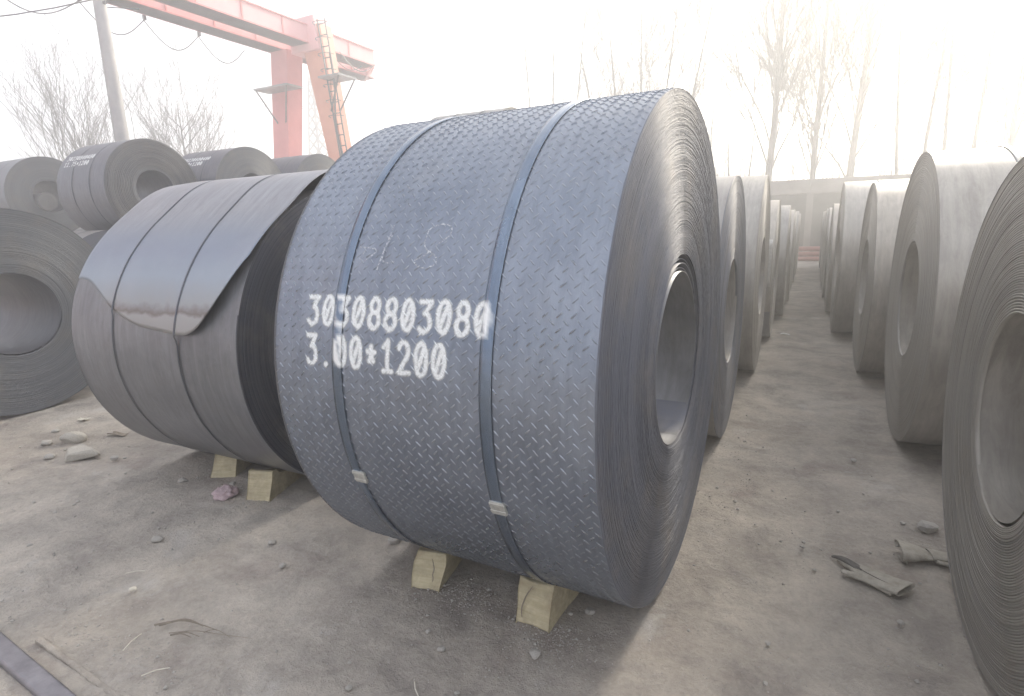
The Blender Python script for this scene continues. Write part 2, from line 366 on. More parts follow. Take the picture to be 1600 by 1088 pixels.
# shared meshes for the many ordinary coils: R0 = .9, W0 = 1.25
R0, W0, r0 = .9, 1.25, .36
VAR = []
for s in range(4):
    rg = np.random.default_rng(40+s)
    VAR.append(dict(shell=shell_mesh("outer_sheet", R0, W0, 128, 4, rg, wob=.004),
        front=ring_mesh("sheet_edges", R0, r0, W0, (62, 54, 70, 48)[s], 128, 60+s, 1, .0005, (.0022, .0018, .004, .006)[s], loose=6, cz=-.015, groove=.0045),
        back=ring_mesh("sheet_edges", R0, r0, W0, 24, 64, 70+s, -1, .0015, .006),
        bore=shell_mesh("bore", r0, W0-.01, 64, 3, None, True)))
strapA = band_mesh("strap", R0+.0035, -.22, .034, .0012, 96, wander=.006, seed=4)
strapB = band_mesh("strap", R0+.0035, .24, .034, .0012, 96, wander=.006, seed=5)
endstop = None
def tail_edge(R, W, ang, seed):     # the free end of the outermost sheet lying on the roll
    rg = np.random.default_rng(seed); b = np.linspace(ang, ang+.9, 14); xs = np.linspace(-W/2, W/2, 9)
    T, X = np.meshgrid(b, xs, indexing='ij'); T = T+.05*np.sin(X*3+seed)*(1-(T-ang)/.9)
    lift = .0035+.010*np.exp(-(T-ang)*6)
    V = np.stack([X, (R+lift)*np.cos(T), (R+lift)*np.sin(T)], 2).reshape(-1, 3)
    return mesh("loose_tail", V, grid_faces(14, 9), True)
TAILS = [tail_edge(R0, W0, a, i) for i, a in enumerate((2.6, 3.3, 1.9, 2.9))]

def coil(label, x_face, y, z, R, W, var=0, facing=1, spin=0., group=None, straps=True, tail=False, em=None, rotz=0., sm=None):
    """x_face: plane of the visible end; facing +1 looks to +X"""
    c = x_face-facing*W/2
    t = thing("steel_coil", label, "steel coil", (c, y, z-R), (0, 0, (math.pi if facing < 0 else 0)+rotz), group)
    t.scale = (W/W0, R/R0, R/R0); v = VAR[var]
    def part(nm, me, mat, kind=None):
        o = link(nm, me, mat, t, (0, 0, R0), (spin, 0, 0), kind); return o
    h_ = part("outer_sheet", v["shell"], mShell)
    if sm is not None: h_.material_slots[0].link = 'OBJECT'; h_.material_slots[0].material = sm
    f = part("sheet_edges", v["front"], em or (mEdge, mEdgeDull, mEdge, mEdgeDull)[var], "stuff")
    if em is not None:
        f.material_slots[0].link = 'OBJECT'; f.material_slots[0].material = em
    part("sheet_edges", v["back"], mEdgeDull, "stuff"); bo = part("bore", v["bore"], mShell)
    if sm is not None: bo.material_slots[0].link = 'OBJECT'; bo.material_slots[0].material = sm
    if straps: part("strap", strapA, mStrap); part("strap", strapB, mStrap)
    if tail: part("loose_tail", TAILS[var], mTail)
    return t

# ------------------------------------------------------------------ stencil lettering
def arc(cx_, cy_, rx, ry, a0, a1, n=14):
    return [(cx_+rx*math.cos(R_(a)), cy_+ry*math.sin(R_(a))) for a in np.linspace(a0, a1, n)]
GLY = {
 '0': [arc(.5, .5, .40, .46, 0, 360, 22), [(.30, .20), (.70, .80)]],
 '3': [[(.12, .93), (.86, .93), (.44, .58)], [(.44, .58)]+arc(.44, .31, .42, .29, 82, -140, 14)],
 '8': [arc(.5, .73, .33, .23, 0, 360, 18), arc(.5, .27, .39, .25, 0, 360, 18)],
 '1': [[(.22, .76), (.52, .95), (.52, .04)], [(.2, .04), (.84, .04)]],
 '2': [arc(.48, .70, .36, .25, 165, -35, 12)+[(.12, .05), (.88, .05)]],
 '.': [[(.45, .02), (.5, .05)]],
 '*': [[(.5, .5), (.5+.30*math.sin(a), .5+.26*math.cos(a))] for a in np.linspace(0, 2*np.pi, 6)[:5]],
 '5': [[(.82, .95), (.24, .95), (.2, .56)]+arc(.46, .33, .38, .29, 120, -150, 12)],
 '7': [[(.12, .94), (.88, .94), (.42, .04)]],
 '4': [[(.70, .03), (.70, .95), (.12, .30), (.9, .30)]],
 'x': [[(.2, .2), (.8, .8)], [(.2, .8), (.8, .2)]],
}
def strokes(text, x0, pitch, wd, y0, ht, scale_each=None):
    segs = []
    for i, ch in enumerate(text):
        for pl in GLY.get(ch, []):
            P = [(x0+i*pitch+(a-.5)*wd, y0+(b-.5)*ht) for a, b in pl]
            segs += list(zip(P[:-1], P[1:]))
    return np.array(segs)          # (n,2,2)
def paint_value(x, s, segs, hw, seed=3):
    x = np.asarray(x, float); s = np.asarray(s, float); d = np.full(x.shape, 9.)
    for (a, b) in segs:
        ab = b-a; L = max(ab@ab, 1e-9); t = np.clip(((x-a[0])*ab[0]+(s-a[1])*ab[1])/L, 0, 1)
        d = np.minimum(d, np.hypot(x-a[0]-t*ab[0], s-a[1]-t*ab[1]))
    rg = np.random.default_rng(seed); nz = snoise(rg, x, s, ((20, 1.), (60, .8)))*.0009
    return np.clip((hw*1.5-(d+nz))/(hw*1.0), 0, 1)

# ------------------------------------------------------------------ the tread-plate coil in front
RM, rM, WM = .9798, .35, 1.2
ROTM = -.0253; XF, YF = -.4268, 2.3284
main = thing("steel_coil", "large tread plate steel coil with bold white numbers, nearest in the left row", "steel coil",
             (XF-.6*math.cos(ROTM), YF-.6*math.sin(ROTM), 0), (0, 0, ROTM), "steel coils standing in rows")
XO = .4268+.6       # world x to local x
# angle convention for the lettering: s = arc length up from the point facing -Y
seg1 = strokes("30308803080", -1.440+XO, .0660, .050, .263, .100)
seg2 = strokes("3.00*1200", -1.440+XO, .0650, .050, .132, .104)
segs = np.concatenate([seg1, seg2])
def paint_at(P):
    P = np.asarray(P); s = np.arctan2(P[:, 2], -P[:, 1])*RM; x = P[:, 0]; out = np.zeros(len(P))
    m = (s > .03) & (s < .37) & (x > -.5) & (x < .35)
    out[m] = paint_value(x[m], s[m], segs, .0086); return out
CM = (0, 0, RM)
me = shell_mesh("tread_sheet", RM, WM, 320, 6, None); me.attributes.new("paint", 'FLOAT', 'POINT')
link("tread_sheet", me, mPlate, main, CM)
# raised lugs
cell = .0205; nth = int(round(2*math.pi*RM/cell)); nth -= nth % 2; nxl = int(WM/cell)
I, J = np.meshgrid(np.arange(nth), np.arange(nxl), indexing='ij'); I = I.ravel(); J = J.ravel()
lx = (J-(nxl-1)/2)*cell; ls = I*(2*math.pi*RM/nth)
ok = (np.abs(lx) < WM/2-.010) & ((I+J) % 2 == 0); I, J, lx, ls = I[ok], J[ok], lx[ok], ls[ok]
rj = np.random.default_rng(2); wear = rj.uniform(.75, 1.1, len(lx))
ang = np.where(J % 2 == 0, R_(45), R_(-45))+rj.normal(0, .03, len(lx)); L, Wd, Hh = .0146*(.94+.1*rj.random(len(lx))), .0031, .0042*wear
tpl = [(-1, 0, 0), (-.5, -.85, 0), (.5, -1, 0), (1, .3, 0), (.5, .9, 0), (-.5, 1, 0), (-.55, .1, 1), (.5, -.05, 1)]
tf = np.array([(0, 1, 6), (1, 2, 7), (1, 7, 6), (2, 3, 7), (3, 4, 7), (4, 5, 6), (4, 6, 7), (5, 0, 6)])
n = len(lx); V = np.empty((n, 8, 3)); ca, sa = np.cos(ang), np.sin(ang)
for k, (a, b, c) in enumerate(tpl):
    dx = a*L*ca-b*Wd*sa; ds = a*L*sa+b*Wd*ca; th = (ls+ds)/RM; rad = RM-.0004+c*Hh
    V[:, k, 0] = lx+dx; V[:, k, 1] = -rad*np.cos(th); V[:, k, 2] = rad*np.sin(th)
F = (tf[None]+8*np.arange(n)[:, None, None]).reshape(-1, 3); P = V.reshape(-1, 3)
me = mesh("raised_tread", P, F[:, ::-1] if False else F, False, {"paint": paint_at(P)})
o = link("raised_tread", me, mLug, main, CM, kind="stuff")
# painted number patch
xs = np.arange(-.47, .30, .0025); ss = np.arange(.05, .345, .0025)
X, Sx = np.meshgrid(xs, ss, indexing='ij'); Pv = paint_value(X, Sx, segs, .0086); th = Sx/RM; rad = RM+.0006
V = np.stack([X, -rad*np.cos(th), rad*np.sin(th)], 2).reshape(-1, 3); F = grid_faces(len(xs), len(ss)); pv = Pv.ravel()
F = F[pv[F].max(1) > .02]; used = np.unique(F); mp_ = -np.ones(len(V), int); mp_[used] = np.arange(len(used))
me = mesh("painted_number", V[used], mp_[F], True, {"paint": pv[used]}); link("painted_number", me, mPaint, main, CM)
# chalk scribble
CH = [[(-1.284, 28.003), (-1.24, 27.8), (-1.21, 27.044), (-1.267, 24.605)], [(-1.272, 25.517), (-1.253, 27.988)],
 [(-1.166, 32.696), (-1.173, 29.188), (-1.185, 25.528), (-1.191, 22.572), (-1.187, 20.839)],
 [(-1.161, 30.434), (-1.176, 27.956), (-1.178, 25.528), (-1.152, 24.822), (-1.127, 25.065)],
 [(-.938, 30.187), (-.940, 31.6), (-.965, 32.4), (-1.002, 32.105), (-1.024, 30.896), (-1.021, 27.879), (-.988, 26.701), (-.967, 25.557), (-.978, 24.312), (-1.023, 24.0), (-1.049, 25.257), (-1.019, 26.126), (-.992, 27.573), (-.938, 30.187)]]
def cat(pts, k=6):
    out = []; q = [pts[0]]+list(pts)+[pts[-1]]
    for i in range(1, len(q)-2):
        for t in np.linspace(0, 1, k, endpoint=False):
            out.append(tuple(.5*((2*q[i][c])+(-q[i-1][c]+q[i+1][c])*t+(2*q[i-1][c]-5*q[i][c]+4*q[i+1][c]-q[i+2][c])*t*t+(-q[i-1][c]+3*q[i][c]-3*q[i+1][c]+q[i+2][c])*t**3) for c in range(len(q[0]))))
    out.append(tuple(pts[-1])); return out
for pl in CH:
    pl = cat([(a+XO, R_(b)*RM) for a, b in pl]); V = []
    for i, (a, b) in enumerate(pl):
        a2, b2 = pl[min(i+1, len(pl)-1)]; a1, b1 = pl[max(i-1, 0)]; dx, ds = a2-a1, b2-b1; q = math.hypot(dx, ds) or 1
        for sg in (-1, 1):
            xx = a-ds/q*.0022*sg; th = (b+dx/q*.0022*sg)/RM; V.append((xx, -(RM+.0046)*math.cos(th), (RM+.0046)*math.sin(th)))
    mb = MB(); mb.add(V, [(2*i, 2*i+1, 2*i+3, 2*i+2) for i in range(len(pl)-1)]); mb.build("chalk_stroke", mChalk, main, CM)
# straps with seals
for k, (xw, aw) in enumerate(((-1.318, -19.3), (-.762, -19.0))):
    me = band_mesh("strap", RM+.0034, xw+XO, .041, .0014, 420, paint_at, wander=.006, seed=8+k)
    st = link("strap", me, mStrapPainted, main, CM)
    sl = MB(); a = R_(aw)
    for (dx, wd_, ds, hl, h) in ((0, .052, 0, .05, .004), (0, .056, -.014, .010, .0055), (0, .056, .014, .010, .0055), (0, .056, 0, .006, .003)):
        q = Matrix.Rotation(-a, 3, 'X'); rr = RM+.0057
        aa = a+ds/RM
        q = Matrix.Rotation(-aa, 3, 'X')
        sl.box((xw+XO+.006*math.sin(k+1), -rr*math.cos(aa), rr*math.sin(aa)), (wd_, h*2, hl), q)
    sl.build("strap_seal", mSeal, st, bevel=.0012)
# end faces and bore
me = ring_mesh("sheet_edges", RM+.001, rM+.040, WM, 160, 220, 21, 1, .0005, .0008, .0028, 0, 0., 0., .0003, .74)
link("sheet_edges", me, mEdgeMain, main, CM, kind="stuff")
me = ring_mesh("sheet_edges", RM+.001, rM, WM, 40, 96, 22, -1, .001, .004, .01)
link("sheet_edges", me, mEdgeDull, main, CM, kind="stuff")
for k, (rr, dx) in enumerate(((.389, -.004), (.379, -.010), (.369, -.006), (.359, -.014), (.351, -.008))):   # inner turns that have slackened and sagged
    dz = -(.390-rr)*.86; nm = "bore" if k == 4 else "inner_turn"; th = np.linspace(0, 2*np.pi, 96, endpoint=False)
    T, X = np.meshgrid(th, np.linspace(-WM/2+.01, WM/2-.002+dx, 3), indexing='ij'); q = rr+.0012*np.sin(3*T+k)+.0008*np.sin(5*T)
    me = mesh(nm, np.stack([X, .014*k/4+q*np.cos(T), dz+q*np.sin(T)], 2).reshape(-1, 3), grid_faces(96, 3, True)[:, ::-1], True)
    o = link(nm, me, mSheet if k == 4 else mEdgeMain, main, CM); md = o.modifiers.new("sheet", 'SOLIDIFY'); md.thickness = .0035

# ------------------------------------------------------------------ the plain coil with the peeled tail
RP, WP, XP, YP = .868, 1.42, -2.38, 2.65
pc = thing("steel_coil", "plain grey steel coil with its rounded sheet end peeled loose, beside the tread plate coil", "steel coil", (XP-WP/2, YP, 0), (0, 0, 0), "steel coils standing in rows")
CP = (0, 0, RP); XPO = -(XP-WP/2)
tipx = np.array([-3.95, -3.82, -3.70, -3.57, -3.39, -3.16, -2.9, -2.78, -2.67, -2.56, -2.43, -2.37])
tipa = np.array([27, 27, 27, 22.5, 15.5, 10.5, 9.2, 8.6, 9.2, 15, 27, 40.])
_tx = np.linspace(-3.95, -2.3, 400); _ta = np.interp(_tx, tipx, tipa); _k = np.hanning(61); _k /= _k.sum()
_ta = np.convolve(np.pad(_ta, 30, 'edge'), _k, 'valid')
def tip_alpha(xw): return np.interp(xw, _tx, _ta)
def flap_rad(xw, al):      # al in degrees up from the front
    xw = np.asarray(xw, float); al = np.asarray(al, float)
    _g = np.arange(-30, 231); _l = np.interp(_g, [0, 45, 60, 78, 95, 112, 140, 165, 200], [.006, .006, .018, .095, .118, .112, .05, .008, .004]); _h = np.hanning(23); _h /= _h.sum()
    lift = np.interp(al, _g, np.convolve(np.pad(_l, 11, 'edge'), _h, 'valid'))
    lift = lift*np.interp(xw, [-3.8, -3.6, -2.38], [.88, .97, 1.0])
    e = tip_alpha(xw); near = np.clip(1-(al-e)/28, 0, 1)
    right = np.clip((xw+3.1)/.6, 0, 1)
    return RP+lift+.034*near**1.5*right+.004*np.sin(xw*9)*near
link("outer_sheet", shell_mesh("outer_sheet", RP, WP, 256, 8, np.random.default_rng(3), wob=.0015), mSheet, pc, CP)
xs = np.linspace(-WP/2-.002, WP/2+.004, 72); nv = 130; V = []; tint = []
for x in xs:
    xw = x-XPO; e = float(tip_alpha(xw))
    al = 185-(185-e)*np.linspace(0, 1, nv)
    rr = flap_rad(xw, al); a = np.radians(al)
    for k in range(nv): V.append((x, -rr[k]*math.cos(a[k]), rr[k]*math.sin(a[k]))); tint.append(float(np.interp(al[k], [8, 16, 34, 60], [1, .8, .5, 0])))
o = link("peeled_tail", mesh("peeled_tail", V, grid_faces(72, nv)[:, ::-1], True, {"tint": tint}), mTail, pc, CP)
md = o.modifiers.new("sheet", 'SOLIDIFY'); md.thickness = .003; md.offset = -1
def strap_r(off):
    def f(x, th):
        al = np.degrees(np.arctan2(np.sin(th), -np.cos(th))); al = np.where(al < -90, al+360, al)
        xw = x-XPO; e = float(tip_alpha(xw)); on = (al > e-1) & (al < 185)
        base = np.where(on, flap_rad(xw, np.clip(al, e, 185)), RP+.002)
        k = np.ones(5)/5; bb = np.concatenate([base[-2:], base, base[:2]])
        return np.maximum(np.convolve(bb, k, 'valid'), base)+.002
    return f
for k, xw in enumerate((-3.375, -2.83)):
    me = band_mesh("strap", RP, xw+XPO, .013, .0010, 360, None, strap_r(0), wander=.010, seed=12+k)
    link("strap", me, mStrap, pc, CP)
link("sheet_edges", ring_mesh("sheet_edges", RP, .36, WP, 110, 160, 31, 1, .0010, .005, .008, 10, -.02), mEdgeShaded, pc, CP, kind="stuff")
link("sheet_edges", ring_mesh("sheet_edges", RP, .36, WP, 40, 96, 32, -1, .001, .006, .01), mEdgeDull, pc, CP, kind="stuff")
link("bore", shell_mesh("bore", .36, WP-.01, 96, 3, None, True), mSheet, pc, CP)

# ------------------------------------------------------------------ the other coils
G = "steel coils standing in rows"
left_row = [("dull steel coil close behind the tread plate coil, narrow gold-lit end towards the aisle", -.43, 4.2, .89, 1.2, 0),
 ("tall smooth grey coil on the left of the aisle, third from the camera", -.37, 6.2, .95, 1.2, 1),
 ("coil with a pale hanging sheet end, fourth from the camera left of the aisle", -.33, 8.1, .86, 1.25, 2),
 ("grey coil on the left of the aisle, fifth from the camera", -.25, 9.95, .84, 1.2, 3),
 ("grey coil on the left of the aisle, sixth from the camera", -.22, 11.8, .82, 1.25, 0),
 ("grey coil on the left of the aisle, seventh from the camera", -.22, 13.6, .80, 1.2, 1),
 ("grey coil on the left of the aisle, eighth from the camera", -.20, 15.4, .82, 1.2, 2),
 ("grey coil on the left of the aisle, ninth from the camera", -.20, 17.2, .80, 1.2, 3),
 ("farthest coil on the left of the aisle, before the wall", -.20, 19.0, .80, 1.2, 0)]
for i, (lb, x, y, r, wd_, v) in enumerate(left_row):
    c_ = coil(lb, x, y, r, r, wd_, v, 1, i*.9, G, tail=(i == 2), em=mEdgeVeiled if i else mEdgeMain, sm=mShellVeiled)
    if i == 2:
        q = MB(); V = [(W0/2-.14+.13*u, -R0*1.0-.02-.05*math.sin(2.2*t), .42-.55*t) for t in np.linspace(0, 1, 9) for u in (0, 1)]
        q.add(V, [(2*k, 2*k+1, 2*k+3, 2*k+2) for k in range(8)]); o = q.build("hanging_sheet_end", mSeal, c_, (0, 0, R0), smooth=True); md = o.modifiers.new("sheet", 'SOLIDIFY'); md.thickness = .003
right_row = [("nearest coil of the right row, cut off by the right edge of the photo", .614, 2.30, .85, 1.2, 0),
 ("big smooth coil second from the camera on the right of the aisle", .625, 4.6, .94, 1.2, 1),
 ("grey coil third from the camera on the right of the aisle", .52, 6.55, .90, 1.2, 2),
 ("tall grey coil fourth from the camera on the right of the aisle", .37, 8.65, .96, 1.2, 3),
 ("grey coil fifth from the camera on the right of the aisle", .34, 10.6, .85, 1.2, 1),
 ("grey coil sixth from the camera on the right of the aisle", .33, 12.4, .83, 1.2, 0),
 ("grey coil seventh from the camera on the right of the aisle", .34, 14.2, .83, 1.2, 2),
 ("grey coil eighth from the camera on the right of the aisle", .36, 16.0, .82, 1.2, 3),
 ("grey coil ninth from the camera on the right of the aisle", .38, 17.8, .82, 1.2, 1),
 ("farthest coil on the right of the aisle, before the wall", .38, 19.6, .82, 1.2, 0)]
for i, (lb, x, y, r, wd_, v) in enumerate(right_row): coil(lb, x, y, r, r, wd_, v, -1, 1+i*1.3, G, em=mEdgeVeiled, sm=mShellVeiled)
# yard to the left
big = coil("big dark coil on the ground at the left edge, wide bore turned to the camera", -6.01, 2.42, .878, .878, 1.3, 2, 1, .3, G, em=mEdgeDull, straps=False, sm=mShellBlue)
coil("small low coil peeking between the big left coil and the peeled coil", -6.3, 4.35, .70, .70, 1.1, 1, 1, .8, G)
hid = "steel coil of the lower tier, hidden behind the front coils"
GH = "lower tier coils hidden behind others"
for i, (x, y, r) in enumerate([(-2.6, 4.9, .84), (-4.0, 7.35, .86), (-4.0, 9.2, .86)]): coil(hid, x, y, r, r, 1.2, i, 1, i, GH)
coil("upper tier coil whose top edge shows just above the tread plate coil", -4.06, 8.27, 2.36, .87, 1.25, 1, 1, 2.2, G)
for i, y in enumerate((5.35, 7.05, 8.8, 10.5)): coil(hid, -9.7+.1*i, y, .80, .80, 1.3, i % 4, 1, i*.7, GH)
for i, y in enumerate((6.0, 7.75)): coil(hid, -14.3, y, .86, .86, 1.3, i, 1, i*.7, GH)
U1 = coil("upper tier coil with white numbers and open spiral end above the big left coil", -9.77, 6.2, 2.25, .80, 1.35, 3, 1, .6, G, em=mEdgeDull, sm=mShellBlue)
U0 = coil("upper tier coil at the left edge with a small roll lying in its bore", -14.43, 6.87, 2.38, .80, 1.35, 0, 1, 0, G, em=mEdgeDull, sm=mShellBlue)
U2 = coil("upper tier coil with blurred white numbers, right of the spiral-ended one", -9.5, 7.93, 2.28, .80, 1.35, 2, 1, 1.5, G, em=mEdgeDull, sm=mShellBlue)
coil("upper tier coil just left of the crane legs, only its top end showing", -9.4, 9.65, 2.30, .80, 1.3, 0, 1, 2, G, em=mEdgeDull, sm=mShellBlue)
coil("upper tier coil under the crane's slanting leg, only a low sliver showing", -9.3, 11.4, 2.25, .78, 1.3, 1, 1, 2, G)
for i, y in enumerate((12.2,)): coil(hid, -9.4, y, .80, .80, 1.3, 1, 1, i*.7, GH)
# small roll inside U0's bore
ro = link("inner_roll", shell_mesh("inner_roll", .21, .9, 64, 3, None), mShell, U0, (.25, -.12, R0-.14))
link("sheet_edges", ring_mesh("sheet_edges", .21, .01, .9, 14, 64, 5, 1, .001, .003, .008), mEdge, ro, kind="stuff")
# thick open spiral on U1's end
V = []; nsp = 700; turns = 17
for i in range(nsp):
    t = i/(nsp-1); a = t*turns*2*math.pi; r = .42+.47*t
    for xx in (W0/2-.01, W0/2+.012): V.append((xx, r*math.cos(a), r*math.sin(a)))
o = link("open_spiral", mesh("open_spiral", V, grid_faces(nsp, 2), True), mEdge, U1, (0, 0, R0)); md = o.modifiers.new("sheet", 'SOLIDIFY'); md.thickness = .006
# numbers on U1 and U2
def coil_numbers(t, t1, t2, x0, s0, pitch, seed):
    sg = np.concatenate([strokes(t1, x0, pitch, pitch*.8, s0, .095), strokes(t2, x0, pitch, pitch*.8, s0-.13, .095)])
    xs = np.arange(x0-pitch, x0+pitch*11.5, .006); ss = np.arange(s0-.2, s0+.07, .006); X, Q = np.meshgrid(xs, ss, indexing='ij')
    pv = paint_value(X, Q, sg, .0085, seed).ravel(); th = Q/R0; rad = R0+.007
    V = np.stack([X, -rad*np.cos(th), rad*np.sin(th)], 2).reshape(-1, 3); F = grid_faces(len(xs), len(ss)); F = F[pv[F].max(1) > .02]
    used = np.unique(F); mp_ = -np.ones(len(V), int); mp_[used] = np.arange(len(used))
    link("painted_number", mesh("painted_number", V[used], mp_[F], True, {"paint": pv[used]}), mPaint, t, (0, 0, R0))
coil_numbers(U1, "30230840480", "11.75*1200", -.47, .62, .066, 5)
coil_numbers(U2, "30230880480", "3.00*1200", -.40, .72, .066, 6)
# a pale sheet end hanging from the fourth coil on the left of the aisle

# ------------------------------------------------------------------ gantry crane
cr_ = thing("gantry_crane", "red double girder gantry crane with splayed legs rising behind the left coils", "crane", (-17, 17, 0))
def cb(mb, name, mat, parent=cr_, **k): return mb.build(name, mat, parent, (17, -17, 0), **k)
def girder(x0, x1, y0, y1, z0, z1, name):
    g = MB(); g.box(((x0+x1)/2, (y0+y1)/2, (z0+z1)/2), (x1-x0, y1-y0, z1-z0)); o = cb(g, name, mPink)
    e = MB()
    for z in (z0+.02, z1-.02): e.box(((x0+x1)/2, (y0+y1)/2+.003, z), (x1-x0+.10, y1-y0+.04, .04))
    for y in np.arange(y0+.5, y1, 1.6): e.box((x1+.012, y, (z0+z1)/2), (.02, .05, z1-z0-.1))
    e.build("flange", mRed, o)
    return o
girder(-16.95, -16.25, -9, 20.15, 8.0, 8.62, "girder")
girder(-18.25, -17.58, -9, 21.7, 8.0, 8.62, "girder")
m_ = MB(); m_.bar((-16.35, 20.22, 8.31), (-18.2, 21.82, 8.31), .10, .68); cb(m_, "end_beam", mPink)
def leg(top, bot, wt, wb, dt, db, mat, name="leg"):
    (xt, yt, zt), (xb, yb, zb) = top, bot; q = MB()
    q.prism8([(xb-wb/2, yb-db/2, zb), (xb+wb/2, yb-db/2, zb), (xb+wb/2, yb+db/2, zb), (xb-wb/2, yb+db/2, zb)],
             [(xt-wt/2, yt-dt/2, zt), (xt+wt/2, yt-dt/2, zt), (xt+wt/2, yt+dt/2, zt), (xt-wt/2, yt+dt/2, zt)])
    return cb(q, name, mat, bevel=.02)
for yy, sc in ((17.0, 1), (-6.0, 1)):
    leg((-17.75, yy, 8.0), (-18.75, yy, .35), .85, .75, .75, .6, mRed)
    L2 = leg((-16.25, yy, 8.62), (-14.95, yy, .35), 1.0, .50, .6, .45, mOrange)
    h = MB(); h.prism8([(-17.1, yy-.42, 7.75), (-15.75, yy-.42, 7.75), (-15.75, yy+.42, 7.75), (-17.1, yy+.42, 7.75)],
                       [(-17.0, yy-.38, 8.9), (-15.95, yy-.38, 8.9), (-15.95, yy+.38, 8.9), (-17.0, yy+.38, 8.9)]); cb(h, "leg_head", mPink, bevel=.03)
    b_ = MB(); b_.box((-16.9, yy, .2), (5.2, .45, .3)); cb(b_, "end_truck", mRed)
# seams on legs, ladder, platforms
yy = 17.0
lad = MB()
def lerp(a, b, t): return tuple(a[i]+(b[i]-a[i])*t for i in range(3))
A0, A1 = (-15.60, yy-.36, 8.7), (-14.72, yy-.30, .6)
for s_ in (-.17, .17): lad.bar((A0[0]+s_, A0[1], A0[2]), (A1[0]+s_, A1[1], A1[2]), .035)
ld = cb(lad, "ladder", mDarkMetal)
for t in np.linspace(.02, .98, 22):
    p_ = lerp(A0, A1, t); r_ = MB(); r_.bar((p_[0]-.17, p_[1], p_[2]), (p_[0]+.17, p_[1], p_[2]), .028); r_.build("rung", mDarkMetal, ld)
for t in np.linspace(.02, .40, 7):
    p_ = lerp(A0, A1, t); cg = MB(); cg.tube([(p_[0]+.3*math.cos(a), p_[1]-.3*abs(math.sin(a)), p_[2]) for a in np.linspace(0, math.pi, 7)], .012, 4); cg.build("cage_hoop", mDarkMetal, ld)
for (x0, x1, y0, y1, z, nm) in ((-18.45, -16.75, 15.9, 16.62, 6.60, 1), (-15.65, -14.7, 16.3, 17.2, 6.75, 2)):
    pf = MB(); pf.box(((x0+x1)/2, (y0+y1)/2, z), (x1-x0, y1-y0, .06)); po = cb(pf, "platform", mGreyMetal)
    br = MB(); xm = x1-.05
    if nm == 2:
        br.bar((xm, y0+.05, z-.03), (-15.45, y0+.3, z-1.1), .04); br.bar((xm, y1-.05, z-.03), (-15.45, y1-.2, z-1.1), .04)
    else:
        br.bar((x0+.1, y0+.02, z-.03), (-18.2, yy-.33, z-1.1), .04); br.bar((x1-.05, y0+.02, z-.03), (-17.8, yy-.33, z-1.1), .04)
    br.build("bracket", mDarkMetal, po)
cv = MB(); cv.tube(cat([(-15.35, yy-.34, 7.6), (-15.2, yy-.4, 6.4), (-15.3, yy-.36, 5.0), (-14.9, yy-.3, 3.2)], 6), .03, 5); cv.tube(cat([(-15.5, yy-.34, 6.0), (-15.35, yy-.38, 5.4), (-15.05, yy-.3, 3.0)], 6), .02, 5); cb(cv, "cable_conduit", mDarkMetal)
# festoon cable under the girder
fy = [3.2, 5.6, 8.0, 10.4, 12.2, 14.0, 15.8]
for k in range(len(fy)-1):
    a, b_ = fy[k], fy[k+1]; f_ = MB()
    f_.tube([(-18.55, a+(b_-a)*t, 7.93-.62*math.sin(math.pi*t)) for t in np.linspace(0, 1, 14)], .016, 5)
    fo = cb(f_, "festoon_cable", mDarkMetal)
    h_ = MB(); h_.box((-18.5, a, 8.0), (.10, .07, .14)); h_.build("cable_hanger", mDarkMetal, fo)
f_ = MB(); f_.tube([(-16.0, 17.9+2.0*t, 7.98-.45*math.sin(math.pi*t)) for t in np.linspace(0, 1, 14)], .014, 5); f_.tube([(-16.6, 18.2+1.6*t, 7.98-.3*math.sin(math.pi*t)) for t in np.linspace(0, 1, 14)], .014, 5); cb(f_, "festoon_cable", mDarkMetal)

# ------------------------------------------------------------------ utility pole
px_, py_ = -14.0, 8.30
up_ = thing("utility_pole", "tall pale concrete utility pole leaning slightly behind the upper coils", "utility pole", (px_, py_, 0))
q = MB(); q.tube([(0, 0, 0), (0, -.01, 3), (.0, -.02, 6), (0, -.03, 10.5)], [.18, .155, .13, .10], 14); q.build("shaft", mPole, up_, smooth=True)
q = MB(); q.box((0, .1, 9.9), (1.6, .09, .09)); xo = q.build("crossarm", mGreyMetal, up_)
for s_ in (-.65, 0, .65):
    q = MB(); q.tube([(s_, .1, 9.95), (s_, .1, 10.1)], [.04, .03], 8); q.build("insulator", mPaper, xo)
q = MB(); q.tube([(-.02, -.1, 6.35), (.05, .8, 6.55)], .012, 5); q.tube([(.15, -.02, 6.42), (.22, -.02, 6.42)], .04, 6); q.build("bracket", mDarkMetal, up_)
wr = MB(); wr.tube([(-.1-14*t, -.1-6*t, 6.5+4.2*t*t-.9*math.sin(math.pi*t)*.8) for t in np.linspace(0, 1, 18)], .014, 4); wr.build("power_cable", mDarkMetal, up_)

# ------------------------------------------------------------------ lattice pylon
pyl = thing("lattice_pylon", "thin grey lattice power pylon seen between the crane legs", "pylon", (-38.6, 39.5, 0))
q = MB(); Hn = 14.5
def pw(z): return 1.05-.85*(z/Hn)
zs = np.linspace(0, Hn, 15)
for sx in (-1, 1):
    for sy_ in (-1, 1): q.bar((sx*pw(0), sy_*pw(0), 0), (sx*pw(Hn), sy_*pw(Hn), Hn), .14)
for k in range(14):
    z0, z1 = zs[k], zs[k+1]; a, b_ = pw(z0), pw(z1)
    for (c1, c2) in (((-1, -1), (1, -1)), ((1, -1), (1, 1)), ((1, 1), (-1, 1)), ((-1, 1), (-1, -1))):
        q.bar((c1[0]*a, c1[1]*a, z0), (c2[0]*b_, c2[1]*b_, z1), .08); q.bar((c2[0]*a, c2[1]*a, z0), (c1[0]*b_, c1[1]*b_, z1), .08)
